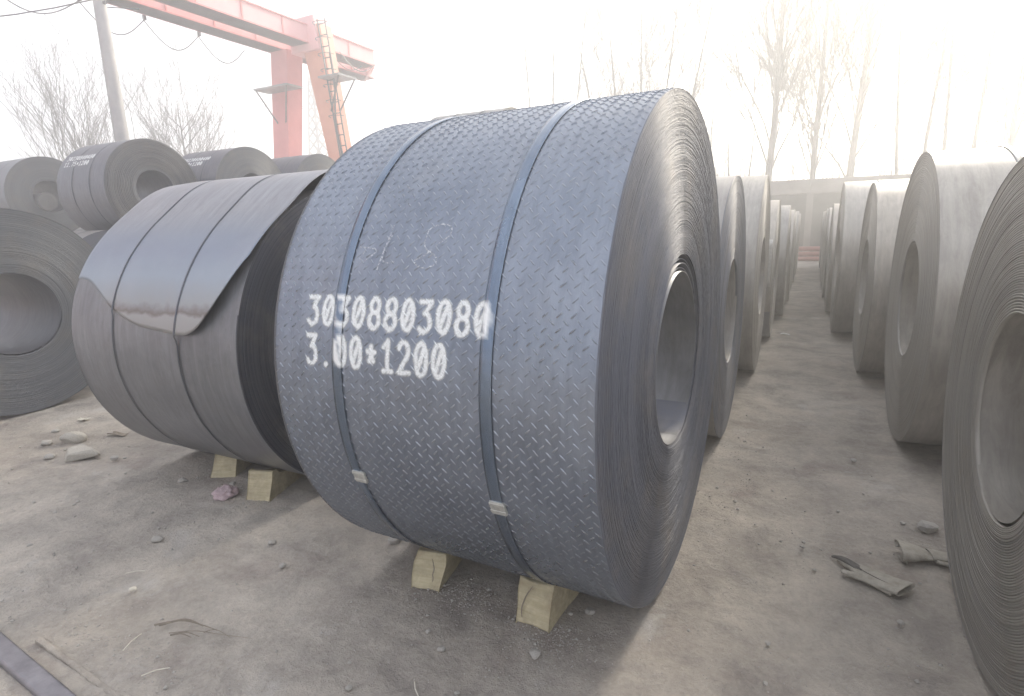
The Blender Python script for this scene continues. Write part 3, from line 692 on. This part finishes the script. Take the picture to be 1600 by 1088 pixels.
q.build("lattice_frame", mDarkMetal, pyl)
for z, l_ in ((10.2, 1.9), (11.8, 1.6), (13.4, 1.2)):
    q = MB()
    for s_ in (-1, 1):
        q.bar((0, 0, z+.35), (s_*l_*.75, s_*l_*.75, z), .06); q.bar((0, 0, z-.05), (s_*l_*.75, s_*l_*.75, z), .06)
    q.build("cross_arm", mDarkMetal, pyl)

# ------------------------------------------------------------------ far wall across the end of the aisle
wl = thing("boundary_wall", "long pale concrete wall with a projecting top band closing the far end of the aisle", "wall", (0, 24, 0))
q = MB(); q.box((3, 0, 1.15), (30, .22, 2.34)); q.build("wall_body", mWall, wl)
for k in range(10):
    q = MB(); q.box((-10.5+3*k, 0, 2.575), (2.985, .36, .50)); q.build("coping_block", mCoping, wl, bevel=.01)
for k in range(11):
    q = MB(); q.box((-12+3*k, -.15, 1.15), (.22, .16, 2.34)); q.build("pier", mCoping, wl)
gr = thing("pipe_railing", "low row of red-brown pipes lying across the far end of the aisle", "pipes", (.1, 22.6, 0))
for k, z in enumerate((.09, .26, .43)):
    q = MB(); q.tube([(-1.8, .04*k, z), (2.2, .04*k, z)], .075, 10); q.build("pipe", mPipe, gr, smooth=True)
for s_ in (-1.5, 1.9):
    q = MB(); q.box((s_, .16, .28), (.06, .06, .56)); q.build("post", mPipe, gr)

# ------------------------------------------------------------------ trees
def tree(label, x, y, h, trunk_r, seed, form="poplar", mat=None, lean=(0, 0), group="bare winter trees", stems=1, density=1.):
    rg = random.Random(seed); mat = mat or mBark
    t = thing("bare_tree", label, "tree", (x, y, 0), (0, 0, 0), group); tm = MB(); bm_ = MB()
    def branch(p, d, length, rad, depth, upb):
        n_ = 4 if depth < 2 else 3; pts = [p]; q = Vector(p); dd = Vector(d).normalized()
        for i in range(n_):
            dd = (dd+Vector((rg.gauss(0, .09), rg.gauss(0, .09), rg.gauss(0, .05)+upb))).normalized(); q = q+dd*length/n_; pts.append(q.copy())
        rs = [max(.006, rad*(1-.75*i/n_)) for i in range(n_+1)]
        bm_.tube(pts, rs, 4 if depth < 1 else 3, False)
        if depth >= 3: return
        nb = int((5 if depth == 0 else 4)*density+rg.random())
        for _ in range(nb):
            f = rg.uniform(.25, 1); k = min(n_-1, int(f*n_)); pp = pts[k].lerp(pts[k+1], f*n_-k if k+1 <= n_ else 0)
            a = rg.uniform(0, 2*math.pi); side = Vector((math.cos(a), math.sin(a), 0)); sp_ = rg.uniform(.4, .8) if form != "poplar" else rg.uniform(.3, .6)
            branch(pp, dd*1.0+side*sp_+Vector((0, 0, .15)), length*rg.uniform(.42, .66), rad*.5, depth+1, upb)
    if form == "poplar":
        for s_ in range(stems):
            off = Vector(((s_-(stems-1)/2)*.5, rg.uniform(-.3, .3), 0)); tilt = Vector((lean[0]+(s_-(stems-1)/2)*.10, lean[1], 1)).normalized()
            pts = [off]; q = Vector(off); n_ = 9
            for i in range(n_):
                q = q+(tilt+Vector((rg.gauss(0, .018), rg.gauss(0, .018), 0))).normalized()*h/n_; pts.append(q.copy())
            tm.tube(pts, [trunk_r*(1-.88*i/n_) for i in range(n_+1)], 8)
            for _ in range(int((20 if stems == 1 else 13)*density)):
                f = rg.uniform(.16, .97); k = min(n_-1, int(f*n_)); pp = pts[k].lerp(pts[k+1], f*n_-k); a = rg.uniform(0, 2*math.pi)
                branch(pp, Vector((math.cos(a)*.42, math.sin(a)*.42, 1)), h*(.34-.22*f)*rg.uniform(.7, 1.2), trunk_r*.30*(1.15-f), 1, .03)
    else:
        tm.tube([(0, 0, 0), (.03, 0, h*.12), (.0, .04, h*.22)], [trunk_r, trunk_r*.85, trunk_r*.7], 8)
        nm = 19 if form == "bush" else 8
        for k in range(nm):
            a = 2*math.pi*k/nm+rg.uniform(-.2, .2); sp_ = rg.uniform(.05, .62) if form == "bush" else rg.uniform(.1, .45)
            branch(Vector((0, 0, h*rg.uniform(.10, .24))), Vector((math.cos(a)*sp_, math.sin(a)*sp_, 1)), h*rg.uniform(.55, .78), trunk_r*.20, 0, .10)
        if form == "round":
            pts = [Vector((0, 0, h*.2)), Vector((.05, .05, h*.5)), Vector((0, 0, h*.95))]; tm.tube(pts, [trunk_r*.7, trunk_r*.4, trunk_r*.08], 6)
            for _ in range(22):
                f = rg.uniform(.1, .95); a = rg.uniform(0, 2*math.pi); branch(Vector((0, 0, h*(.22+.7*f))), Vector((math.cos(a)*.7, math.sin(a)*.7, .8)), h*(.36-.26*f), trunk_r*.22, 1, .03)
    tm.build("trunk", mat, t, smooth=True); bm_.build("branches", mat, t)
    return t
tree("broad bushy bare tree with many upright stems behind the pole, left side", -29.5, 15.6, 7.3, .20, 3, "bush", density=.9)
tree("slender round-topped bare tree between the pole and the crane", -27.6, 19.2, 8.2, .15, 8, "round")
T = [("three-stemmed pale poplar rising left of the tread plate coil's top corner", -12.5, 30, 14, .085, 11, 3, 1.1),
 ("many-stemmed bare tree directly above the tread plate coil", -7.8, 30, 13.5, .10, 12, 5, 1.6),
 ("slim bare tree right of the tread plate coil's end", -5.0, 31, 9, .075, 13, 2, 1.),
 ("thin young bare tree beside the thick straight poplar", -3.1, 30.5, 8, .065, 14, 2, 1.),
 ("thick straight poplar standing above the third coil of the left row", -1.96, 30, 17, .20, 15, 1, 2.2),
 ("straight poplar over the end of the aisle", .05, 30, 17, .15, 16, 1, 2.0),
 ("leaning poplar right of the end of the aisle", 1.3, 30, 17, .18, 17, 1, 2.0),
 ("faint pair of stems above the second right coil", 3.6, 30, 14, .09, 18, 2, 1.5),
 ("pale bare tree in the glare above the right coils", 5.2, 30, 14, .10, 19, 2, 1.5),
 ("bare tree in the glare at the right edge of the photo", 7.2, 31, 15, .14, 20, 1, 2.0),
 ("slim bare tree left of the many-stemmed one", -9.9, 33, 8.5, .07, 21, 2, .9)]
for (lb, x, y, h, tr, sd_, st_, dn) in T:
    tree(lb, x, y, h, tr, sd_, "poplar", mBarkPale, (.05 if sd_ == 17 else rng.uniform(-.01, .02), 0), stems=st_, density=dn)
rb = random.Random(77); br = MB()
for k in range(420):
    x = rb.uniform(-14, 12); y = rb.uniform(27, 31); h = rb.uniform(2.6, 5.2); p_ = [Vector((x, y, 0))]
    for i in range(4): p_.append(p_[-1]+Vector((rb.gauss(0, .10), rb.gauss(0, .10), h/4)))
    br.tube(p_, [.03, .024, .018, .012, .006], 3, False)
    for _ in range(5):
        i = rb.randint(1, 3); d = Vector((rb.gauss(0, .3), rb.gauss(0, .3), rb.uniform(.6, 1.2))); br.tube([p_[i], p_[i]+d*.5, p_[i]+d+Vector((0, 0, .2))], [.010, .007, .003], 3, False)
tag(br.build("undergrowth", mBarkPale, None, kind="stuff"), "thin bare undergrowth stems along the foot of the far trees", "undergrowth")

# ------------------------------------------------------------------ chocks
def chock(label, x, y, wd_, h, y_len, seed, rz=0., crack=0, mat=None, sag=.0):
    """timber wedge; local -Y is the outer end, the coil side slopes away"""
    rg = random.Random(seed); t = thing("wooden_chock", label, "chock", (x, y, -.004), (0, 0, rz), "wooden chocks under the coils")
    prof = [(-.012, 0), (.012, h*.35), (.035, h*.7), (.06, h), (.085, h*.995), (.11, h*.80), (y_len*.75, h*.36), (y_len, .012), (y_len, 0)]
    xs = np.linspace(-wd_/2, wd_/2, 5); V = []
    for i, xx in enumerate(xs):
        for (a, b) in prof:
            bow = sag*(1-(2*xx/wd_)**2) if b > h*.9 else 0
            V.append((xx+rg.gauss(0, .003)+(.01*b/h if seed % 2 else -.008*b/h), a+rg.gauss(0, .003), max(0, b-bow+rg.gauss(0, .001))))
    n_ = len(prof); F = [(i*n_+j, i*n_+(j+1) % n_, (i+1)*n_+(j+1) % n_, (i+1)*n_+j) for i in range(4) for j in range(n_)]
    F += [tuple(range(n_)), tuple(reversed([4*n_+j for j in range(n_)]))]
    me = mesh("block", V, F); o = link("block", me, mat or mWood, t); md = o.modifiers.new("bevel", 'BEVEL'); md.width = .006; md.segments = 2; md.limit_method = 'ANGLE'
    if crack:
        c = MB(); pts = [(-.045, .0, .02), (-.050, .01, .05), (-.040, .026, .09), (-.018, .046, .128)] if crack == 2 else [(.022, .006, .012), (.030, .014, .04), (.026, .024, .06), (.030, .032, .08), (.022, .044, .10), (.014, .05, .118)]
        pts = [(a, b-.006-.0, c_*h/.14) for a, b, c_ in cat(pts, 5)]
        c.tube(pts, [.0010+.0020*math.sin(math.pi*i/(len(pts)-1)) for i in range(len(pts))], 5); c.build("crack", mTwig, t)
    return t
chock("cracked yellow timber chock under the left strap of the tread plate coil", -1.345, 1.765, .135, .135, .30, 1, R_(10), 1)
chock("split yellow timber chock under the right half of the tread plate coil", -.835, 1.745, .145, .150, .28, 2, R_(-4), 2, sag=.010)
chock("clean wedge-shaped timber chock under the peeled coil, nearer the tread plate coil", -2.70, 2.045, .150, .150, .42, 4, R_(16))
chock("broken-cornered timber chock under the peeled coil, farther left", -3.17, 2.17, .15, .140, .22, 5, R_(24))
for i, (x, y) in enumerate([(-1.3, 2.95), (-.8, 2.95)]):
    chock("timber chock hidden at the rear of the tread plate coil", x, y, .14, .13, .28, 7+i, R_(180))["group"] = "chocks hidden behind the coils"

# ------------------------------------------------------------------ loose things on the ground
def rock_mesh(seed, sub=2, flat=.6, rough=.22):
    import bmesh
    bm = bmesh.new(); bmesh.ops.create_icosphere(bm, subdivisions=sub, radius=1); rg = np.random.default_rng(seed)
    pl = rg.normal(size=(9, 3)); pl /= np.linalg.norm(pl, axis=1)[:, None]; dd = rg.uniform(.55, .9, 9)
    for v in bm.verts:
        c = np.array(v.co)
        for k in range(9):
            e = c@pl[k]-dd[k]
            if e > 0: c = c-pl[k]*e
        c = c*(1+rough*.15*rg.normal()); c[2] = c[2]*flat; v.co = c
    me = bpy.data.meshes.new("stone"); bm.to_mesh(me); bm.free(); return me
ROCKS = [rock_mesh(i) for i in range(5)]
def stone(x, y, s, k, label=None, name="stone", cat_="stone", group=None, mat=mStone, sc=(1, 1, 1), rz=None):
    o = link(name, ROCKS[k % 5] if mat is mStone else ROCKS[k % 5].copy(), None, None, (x, y, s*.22), (0, 0, k*1.7 if rz is None else rz))
    if len(o.data.materials) == 0: o.data.materials.append(mat)
    elif mat is not mStone: o.data.materials.clear(); o.data.materials.append(mat)
    o.scale = (s*sc[0], s*sc[1], s*sc[2]); return tag(o, label, cat_, group)
GP = "small stones scattered on the dirt"
stone(-.76, 1.60, .024, 0, "pale round pebble on the dirt in front of the split chock", group=GP)
stone(-1.08, 1.48, .017, 1, "small pebble left of the pale round pebble, in front of the tread plate coil", group=GP)
stone(-2.81, 1.52, .028, 2, "dark angular stone on the open dirt left of the chocks", group=GP)
stone(.62, 3.16, .050, 3, "flat pale stone beside the right coils, behind the gloves", group=GP)
stone(-.66, 1.90, .022, 4, "small pale stone just right of the split chock", group=GP)
stone(-2.04, 1.62, .018, 0, "small pale chip on the dirt below the tread plate coil's left end", group=GP)
stone(-2.25, 1.74, .022, 1, "flat dusty stone on the dirt right of the pink rag", group=GP)
stone(-1.7, 2.0, .035, 3, "dusty stone half under the tread plate coil's left end", group=GP)
stone(.36, 3.95, .020, 2, "tiny dark stone in the aisle beside the second right coil", group=GP)
rs = random.Random(4); SL = "small grey pebble lying loose on the dirt"
for k in range(46):
    x, y = rs.choice([(rs.uniform(-4.4, -.3), rs.uniform(1.0, 1.9)), (rs.uniform(-.4, .55), rs.uniform(1.6, 4.2)), (rs.uniform(-5.4, -3.4), rs.uniform(1.4, 2.2))])
    stone(x, y, rs.uniform(.006, .014), k, SL, group="tiny pebbles scattered on the dirt")
# gravel crumbs as one mass
rg = np.random.default_rng(9); n = 9000
gxp = np.concatenate([rg.uniform(-5.5, .6, 6000), rg.normal(-1.2, .12, 500), rg.normal(-.75, .1, 400), rg.normal(-2.9, .35, 900), rg.normal(-.3, .15, 700), rg.normal(-2.4, .4, 500)])
gyp = np.concatenate([rg.uniform(.9, 4.5, 6000), rg.normal(1.78, .07, 500), rg.normal(1.72, .07, 400), rg.normal(2.05, .1, 900), rg.normal(3.5, .5, 700), rg.normal(.98, .05, 500)])
n = len(gxp); sz = rg.uniform(.0012, .0042, n)*(1+1.2*(rg.random(n) < .05)); octa = np.array([(1, 0, 0), (-1, 0, 0), (0, 1, 0), (0, -1, 0), (0, 0, .8), (0, 0, -.5)])
of = np.array([(0, 2, 4), (2, 1, 4), (1, 3, 4), (3, 0, 4), (2, 0, 5), (1, 2, 5), (3, 1, 5), (0, 3, 5)])
V = octa[None]*sz[:, None, None]*rg.uniform(.6, 1.4, (n, 6, 1)); an = rg.uniform(0, 6.28, n); c_, s_ = np.cos(an)[:, None], np.sin(an)[:, None]
V = np.stack([V[..., 0]*c_-V[..., 1]*s_+gxp[:, None], V[..., 0]*s_+V[..., 1]*c_+gyp[:, None], V[..., 2]+.0015], 2)
o = link("gravel", mesh("gravel", V.reshape(-1, 3), (of[None]+6*np.arange(n)[:, None, None]).reshape(-1, 3)), mStone, kind="stuff")
tag(o, "fine grit and crumbs strewn over the packed dirt", "gravel")
# broken blocks left
for (x, y, sc_, rz, sd_, lb) in ((-4.82, 2.14, (.095, .065, .085), .5, 31, "pale broken concrete lump, the farther of two near the big left coil"), (-4.42, 1.98, (.150, .085, .075), .3, 37, "flat dirt-covered concrete lump, the nearer of two near the big left coil")):
    o = link("concrete_lump", rock_mesh(sd_, 3, .8, .10), mBlock, None, (x, y, .020), (0, 0, rz)); o.scale = sc_; tag(o, lb, "concrete lump")
for k, (x, y, sz, lb) in enumerate([(-4.95, 2.02, .045, "pale rubble piece left of the two concrete lumps"), (-4.60, 2.08, .038, "small pale rubble piece between the two concrete lumps"),
    (-4.15, 2.06, .030, "pale chip right of the concrete lumps, towards the peeled coil"), (-5.2, 2.2, .028, "pale chip close to the foot of the big left coil"), (-3.35, 2.02, .030, "pale rubble chip left of the peeled coil's chocks"), (-3.02, 2.12, .022, "small chip between the two chocks of the peeled coil")]):
    stone(x, y, sz, k+1, lb, group=GP)
stone(-4.62, 1.89, .035, 2, "dark stone beside the two concrete lumps", group=GP)
# scraps, leaves, rag
def sheet(name, label, cat_, x, y, w_, h_, mat, seed, z=.004, rz=0., curl=.012, sol=.0015):
    rg = np.random.default_rng(seed); a = np.linspace(-1, 1, 9); A, B = np.meshgrid(a, a, indexing='ij')
    X = A*w_/2*(1+.12*np.sin(3*B+seed)); Y = B*h_/2*(1+.15*np.cos(2.2*A+seed)); Z = z+curl*(.5+.5*np.sin(2.1*A+seed))*(.4+B*B)+rg.normal(0, curl*.06, A.shape)
    o = link(name, mesh(name, np.stack([X, Y, Z], 2).reshape(-1, 3), grid_faces(9, 9), True), mat, None, (x, y, 0), (0, 0, rz))
    md = o.modifiers.new("sheet", 'SOLIDIFY'); md.thickness = sol; return tag(o, label, cat_)
sheet("paper_scrap", "small white paper scrap lying in the middle of the aisle", "paper scrap", -.17, 8.2, .11, .06, mPaper, 2)
sheet("dry_leaf", "dark curled leaf on the dirt before the peeled coil", "leaf", -4.64, 2.36, .14, .05, mTwig, 3, rz=.3)
sheet("paper_scrap", "pale flat scrap near the big left coil", "paper scrap", -5.32, 2.46, .10, .05, mStraw, 5, rz=.2)
def rag(name, label, cat_, x, y, s, mat, seed, flat=.62):
    import bmesh
    bm = bmesh.new(); bmesh.ops.create_icosphere(bm, subdivisions=4, radius=1); rg = np.random.default_rng(seed)
    K = rg.normal(size=(7, 3))*2.6; ph = rg.uniform(0, 6, 7)
    for v in bm.verts:
        c = np.array(v.co); f = 1+.30*np.sum(np.abs(np.sin(K@c+ph))-.6)/2; c = c*f; c[2] = max(-.35, c[2])*flat; v.co = c*s
    me = bpy.data.meshes.new(name); bm.to_mesh(me); bm.free(); me.polygons.foreach_set("use_smooth", np.ones(len(me.polygons), bool))
    return tag(link(name, me, mat, None, (x, y, s*.2)), label, cat_)
rag("crumpled_rag", "crumpled pinkish rag on the dirt in front of the peeled coil's chocks", "rag", -2.93, 2.0, .062, mRag, 6)
# twig clump, straws
def twigs(label, name, cat_, x, y, specs, mat, rad):
    t = thing(name, label, cat_, (x, y, 0))
    for (pts, r) in specs:
        q = MB(); pp = [(a*.8, b*.8, c) for a, b, c in cat(pts, 5)]; q.tube(pp, [.62*r*(1-.7*i/len(pp)) for i in range(len(pp))], 5); q.build("stalk", mat, t)
    return t
twigs("clump of dark dry twigs with a long stem on the dirt at lower left", "twig_clump", "twigs", -2.0, 1.17,
 [([(-.22, -.07, .006), (-.12, .0, .012), (.0, .025, .010), (.10, .035, .006)], .006), ([(-.2, -.06, .004), (-.1, .012, .016), (.02, .02, .012)], .008),
  ([(-.10, -.075, .004), (.02, -.02, .014), (.15, .02, .01), (.30, .07, .004)], .003), ([(-.08, -.08, .004), (-.03, -.06, .012), (.03, -.05, .006)], .006),
  ([(-.06, -.05, .004), (0, -.045, .016), (.06, -.03, .006)], .005), ([(.05, .0, .004), (.1, .03, .012), (.2, .03, .004)], .003)], mTwig, .004)
GS = "pale straws on the dirt"
for (x, y, a, l_, lb) in ((-2.16, 1.02, 1.9, .09, "pale straw left of the other straws below the twig clump"), (-1.93, .965, .9, .085, "pale straw right of the others below the twig clump"),
                       (-1.05, 1.29, 2.4, .07, "white straw at the bottom edge below the tread plate coil"), (-2.62, 1.30, .7, .08, "short pale splinter on the open dirt at left")):
    q = MB(); q.tube([(-l_/2, 0, .004), (0, .004, .007), (l_/2, 0, .004)], .0022, 5); tag(q.build("straw", mStraw, None, (x, y, 0), (0, 0, a)), lb, "straw", GS)
stone(-2.50, 1.22, .016, 4, "small pale forked chip beside the splinter at left", group=GP, mat=mStraw)

# ------------------------------------------------------------------ work gloves
def cloth(name, V, nu, nv, mat, parent, thick=.0035, seed=0, amp=.0025):
    rg = np.random.default_rng(seed); V = np.array(V).reshape(nu, nv, 3); u = np.linspace(0, 1, nu)[:, None]; v = np.linspace(0, 1, nv)[None]
    V[..., 2] += amp*(snoise(rg, u*1.2+0*v, v*1.2+0*u)); V[..., 2] = np.maximum(V[..., 2], .002)
    V[..., 0] += amp*.6*snoise(rg, u+0*v, v+0*u)
    o = link(name, mesh(name, V.reshape(-1, 3), grid_faces(nu, nv), True), mat, parent); m = o.modifiers.new("cloth", 'SOLIDIFY'); m.thickness = thick; m.offset = 1
    m = o.modifiers.new("sub", 'SUBSURF'); m.levels = m.render_levels = 1; return o
def loft(outl, nv=15, sag=.5):
    """outl: list of (centre x, y, z, half width, half height, skew) sections; a limp closed tube"""
    V = []
    for (x, y, z, w_, h_, tw) in outl:
        for j in range(nv):
            a = 2*math.pi*j/(nv-1); ca_, sa_ = math.cos(a), math.sin(a)
            V.append((x+tw*ca_, y+w_*ca_, max(.002, z+h_*(abs(sa_)**.7)*(1 if sa_ > 0 else -1))))
    return V
def limp(sections, k=4): return cat(sections, k)
# glove lying flat: folded canvas back, dark palm fold at the finger end
g1 = thing("work_glove", "dirty canvas work glove lying limp in the aisle with a dark folded finger end", "glove", (.335, 2.585, 0), (0, 0, R_(-25)), "old work gloves on the dirt")
S1 = limp([(-.145, .040, .008, .006, .004, 0), (-.11, .034, .014, .022, .011, 0), (-.07, .022, .017, .034, .013, .004), (-.02, .006, .017, .046, .013, .008), (.04, -.002, .018, .052, .013, .010), (.10, -.004, .020, .060, .015, .012), (.135, -.004, .022, .066, .018, .014)])
cloth("glove_body", loft(S1), len(S1), 15, mGlove, g1, seed=4, amp=.0035)
S2 = limp([(-.175, .052, .006, .004, .003, 0), (-.14, .047, .018, .018, .009, 0), (-.10, .034, .025, .024, .008, 0), (-.06, .016, .028, .022, .005, 0), (-.03, .004, .028, .012, .002, 0)])
cloth("dark_finger_fold", loft(S2, 11), len(S2), 11, mGloveDark, g1, seed=5, amp=.002)
S3 = limp([(-.095, -.040, .010, .010, .006, 0), (-.06, -.040, .014, .018, .010, 0), (-.015, -.034, .016, .020, .010, 0), (.04, -.040, .016, .016, .010, 0), (.10, -.048, .014, .012, .009, 0)])
cloth("thumb_fold", loft(S3, 11), len(S3), 11, mGlove, g1, seed=6, amp=.0025)
q = MB(); q.tube(cat([(-.055, .006, .034), (-.01, -.010, .034), (.05, -.024, .035), (.115, -.034, .037)], 5), .0014, 5); q.build("seam", mGloveDark, g1)
# second glove: open cuff, lower lip turned up
g2 = thing("work_glove", "canvas work glove with its cuff gaping open next to the right coil", "glove", (.60, 2.87, 0), (0, 0, R_(196)), "old work gloves on the dirt")
V = []; na, nl = 31, 12
for i in range(nl):
    u = i/(nl-1); wv = .040+.034*u
    for j in range(na):
        a = -.55*math.pi+2.05*math.pi*j/(na-1)*.86; yy_ = wv*math.cos(a); zz_ = .020+.012*u+(.012+.022*u)*math.sin(a)
        V.append((.015+.125*u+.010*math.cos(a)*u, yy_, max(.002, zz_)))
cloth("cuff", V, nl, na, mGlove, g2, .004, 8, .0025)
V = []; pr = [(-.010, .000), (-.004, .016), (.004, .026), (.010, .030), (.013, .018), (.016, .006)]
for (xx, ww) in ((.128, 0), (.137, 0)):
    for k in range(12): t = k/11; V.append((xx+.012*math.sin(3*t), .070-.020*t+.0*ww, .006+.040*math.sin(math.pi*t*.9)))
cloth("rolled_edge", V, 2, 12, mGlove, g2, .005, 9, .001)
S4 = limp([(-.13, .006, .010, .014, .006, 0), (-.08, .004, .016, .032, .012, 0), (-.03, 0, .020, .040, .015, 0), (.025, 0, .022, .042, .016, 0)])
cloth("glove_body", loft(S4), len(S4), 15, mGlove, g2, seed=10, amp=.003)
S5 = limp([(-.06, .066, .006, .006, .004, 0), (-.03, .056, .012, .013, .008, 0), (.01, .040, .014, .016, .009, 0)])
cloth("thumb", loft(S5, 11), len(S5), 11, mGlove, g2, seed=11, amp=.002)
t_ = None

# ------------------------------------------------------------------ crane rail at the camera's feet
rl = thing("crane_rail", "worn steel crane rail crossing the bottom left corner of the ground", "rail", (-2.4, .776, -.046), (0, 0, R_(-4.4)))
def rail_part(name, prof, mat):
    q = MB(); n_ = len(prof); V = [(x, a, b) for x in (-9, 9) for a, b in prof]
    q.add(V, [tuple(range(n_))[::-1], tuple(n_+j for j in range(n_))]+[(j, (j+1) % n_, n_+(j+1) % n_, n_+j) for j in range(n_)]); return q.build(name, mat, rl, bevel=.004)
rail_part("head", [(-.035, .028), (.035, .028), (.035, .052), (.028, .060), (-.028, .060), (-.035, .052)], mRail)
rail_part("web", [(-.010, -.05), (.010, -.05), (.010, .0275), (-.010, .0275)], mDarkMetal)
q = MB(); V = []
kb = MB(); kb.box((0, 0, -.012), (1.5, .022, .026)); kb2 = kb.build("buried_edge_strip", mGround, None, (-1.78, .835, 0), (0, 0, R_(-3.4)), bevel=.005)
tag(kb2, "half buried pale strip running beside the crane rail", "edging")

# ------------------------------------------------------------------ haze
hz = MB(); hz.box((0, 35, 11), (226, 198, 24.2)); ho = hz.build("haze", None, None, kind="stuff")
hm = bpy.data.materials.new("haze"); hm.use_nodes = True; hn = hm.node_tree.nodes; hn.clear()
oo = hn.new("ShaderNodeOutputMaterial"); pv_ = hn.new("ShaderNodeVolumePrincipled"); pv_.inputs["Density"].default_value = HAZE_DENSITY
pv_.inputs["Anisotropy"].default_value = HAZE_ANISO; pv_.inputs["Color"].default_value = (.975, .985, 1.0, 1)
hm.node_tree.links.new(pv_.outputs[0], oo.inputs["Volume"]); ho.data.materials.append(hm)
tag(ho, "pale bright haze filling the air over the yard", "haze")
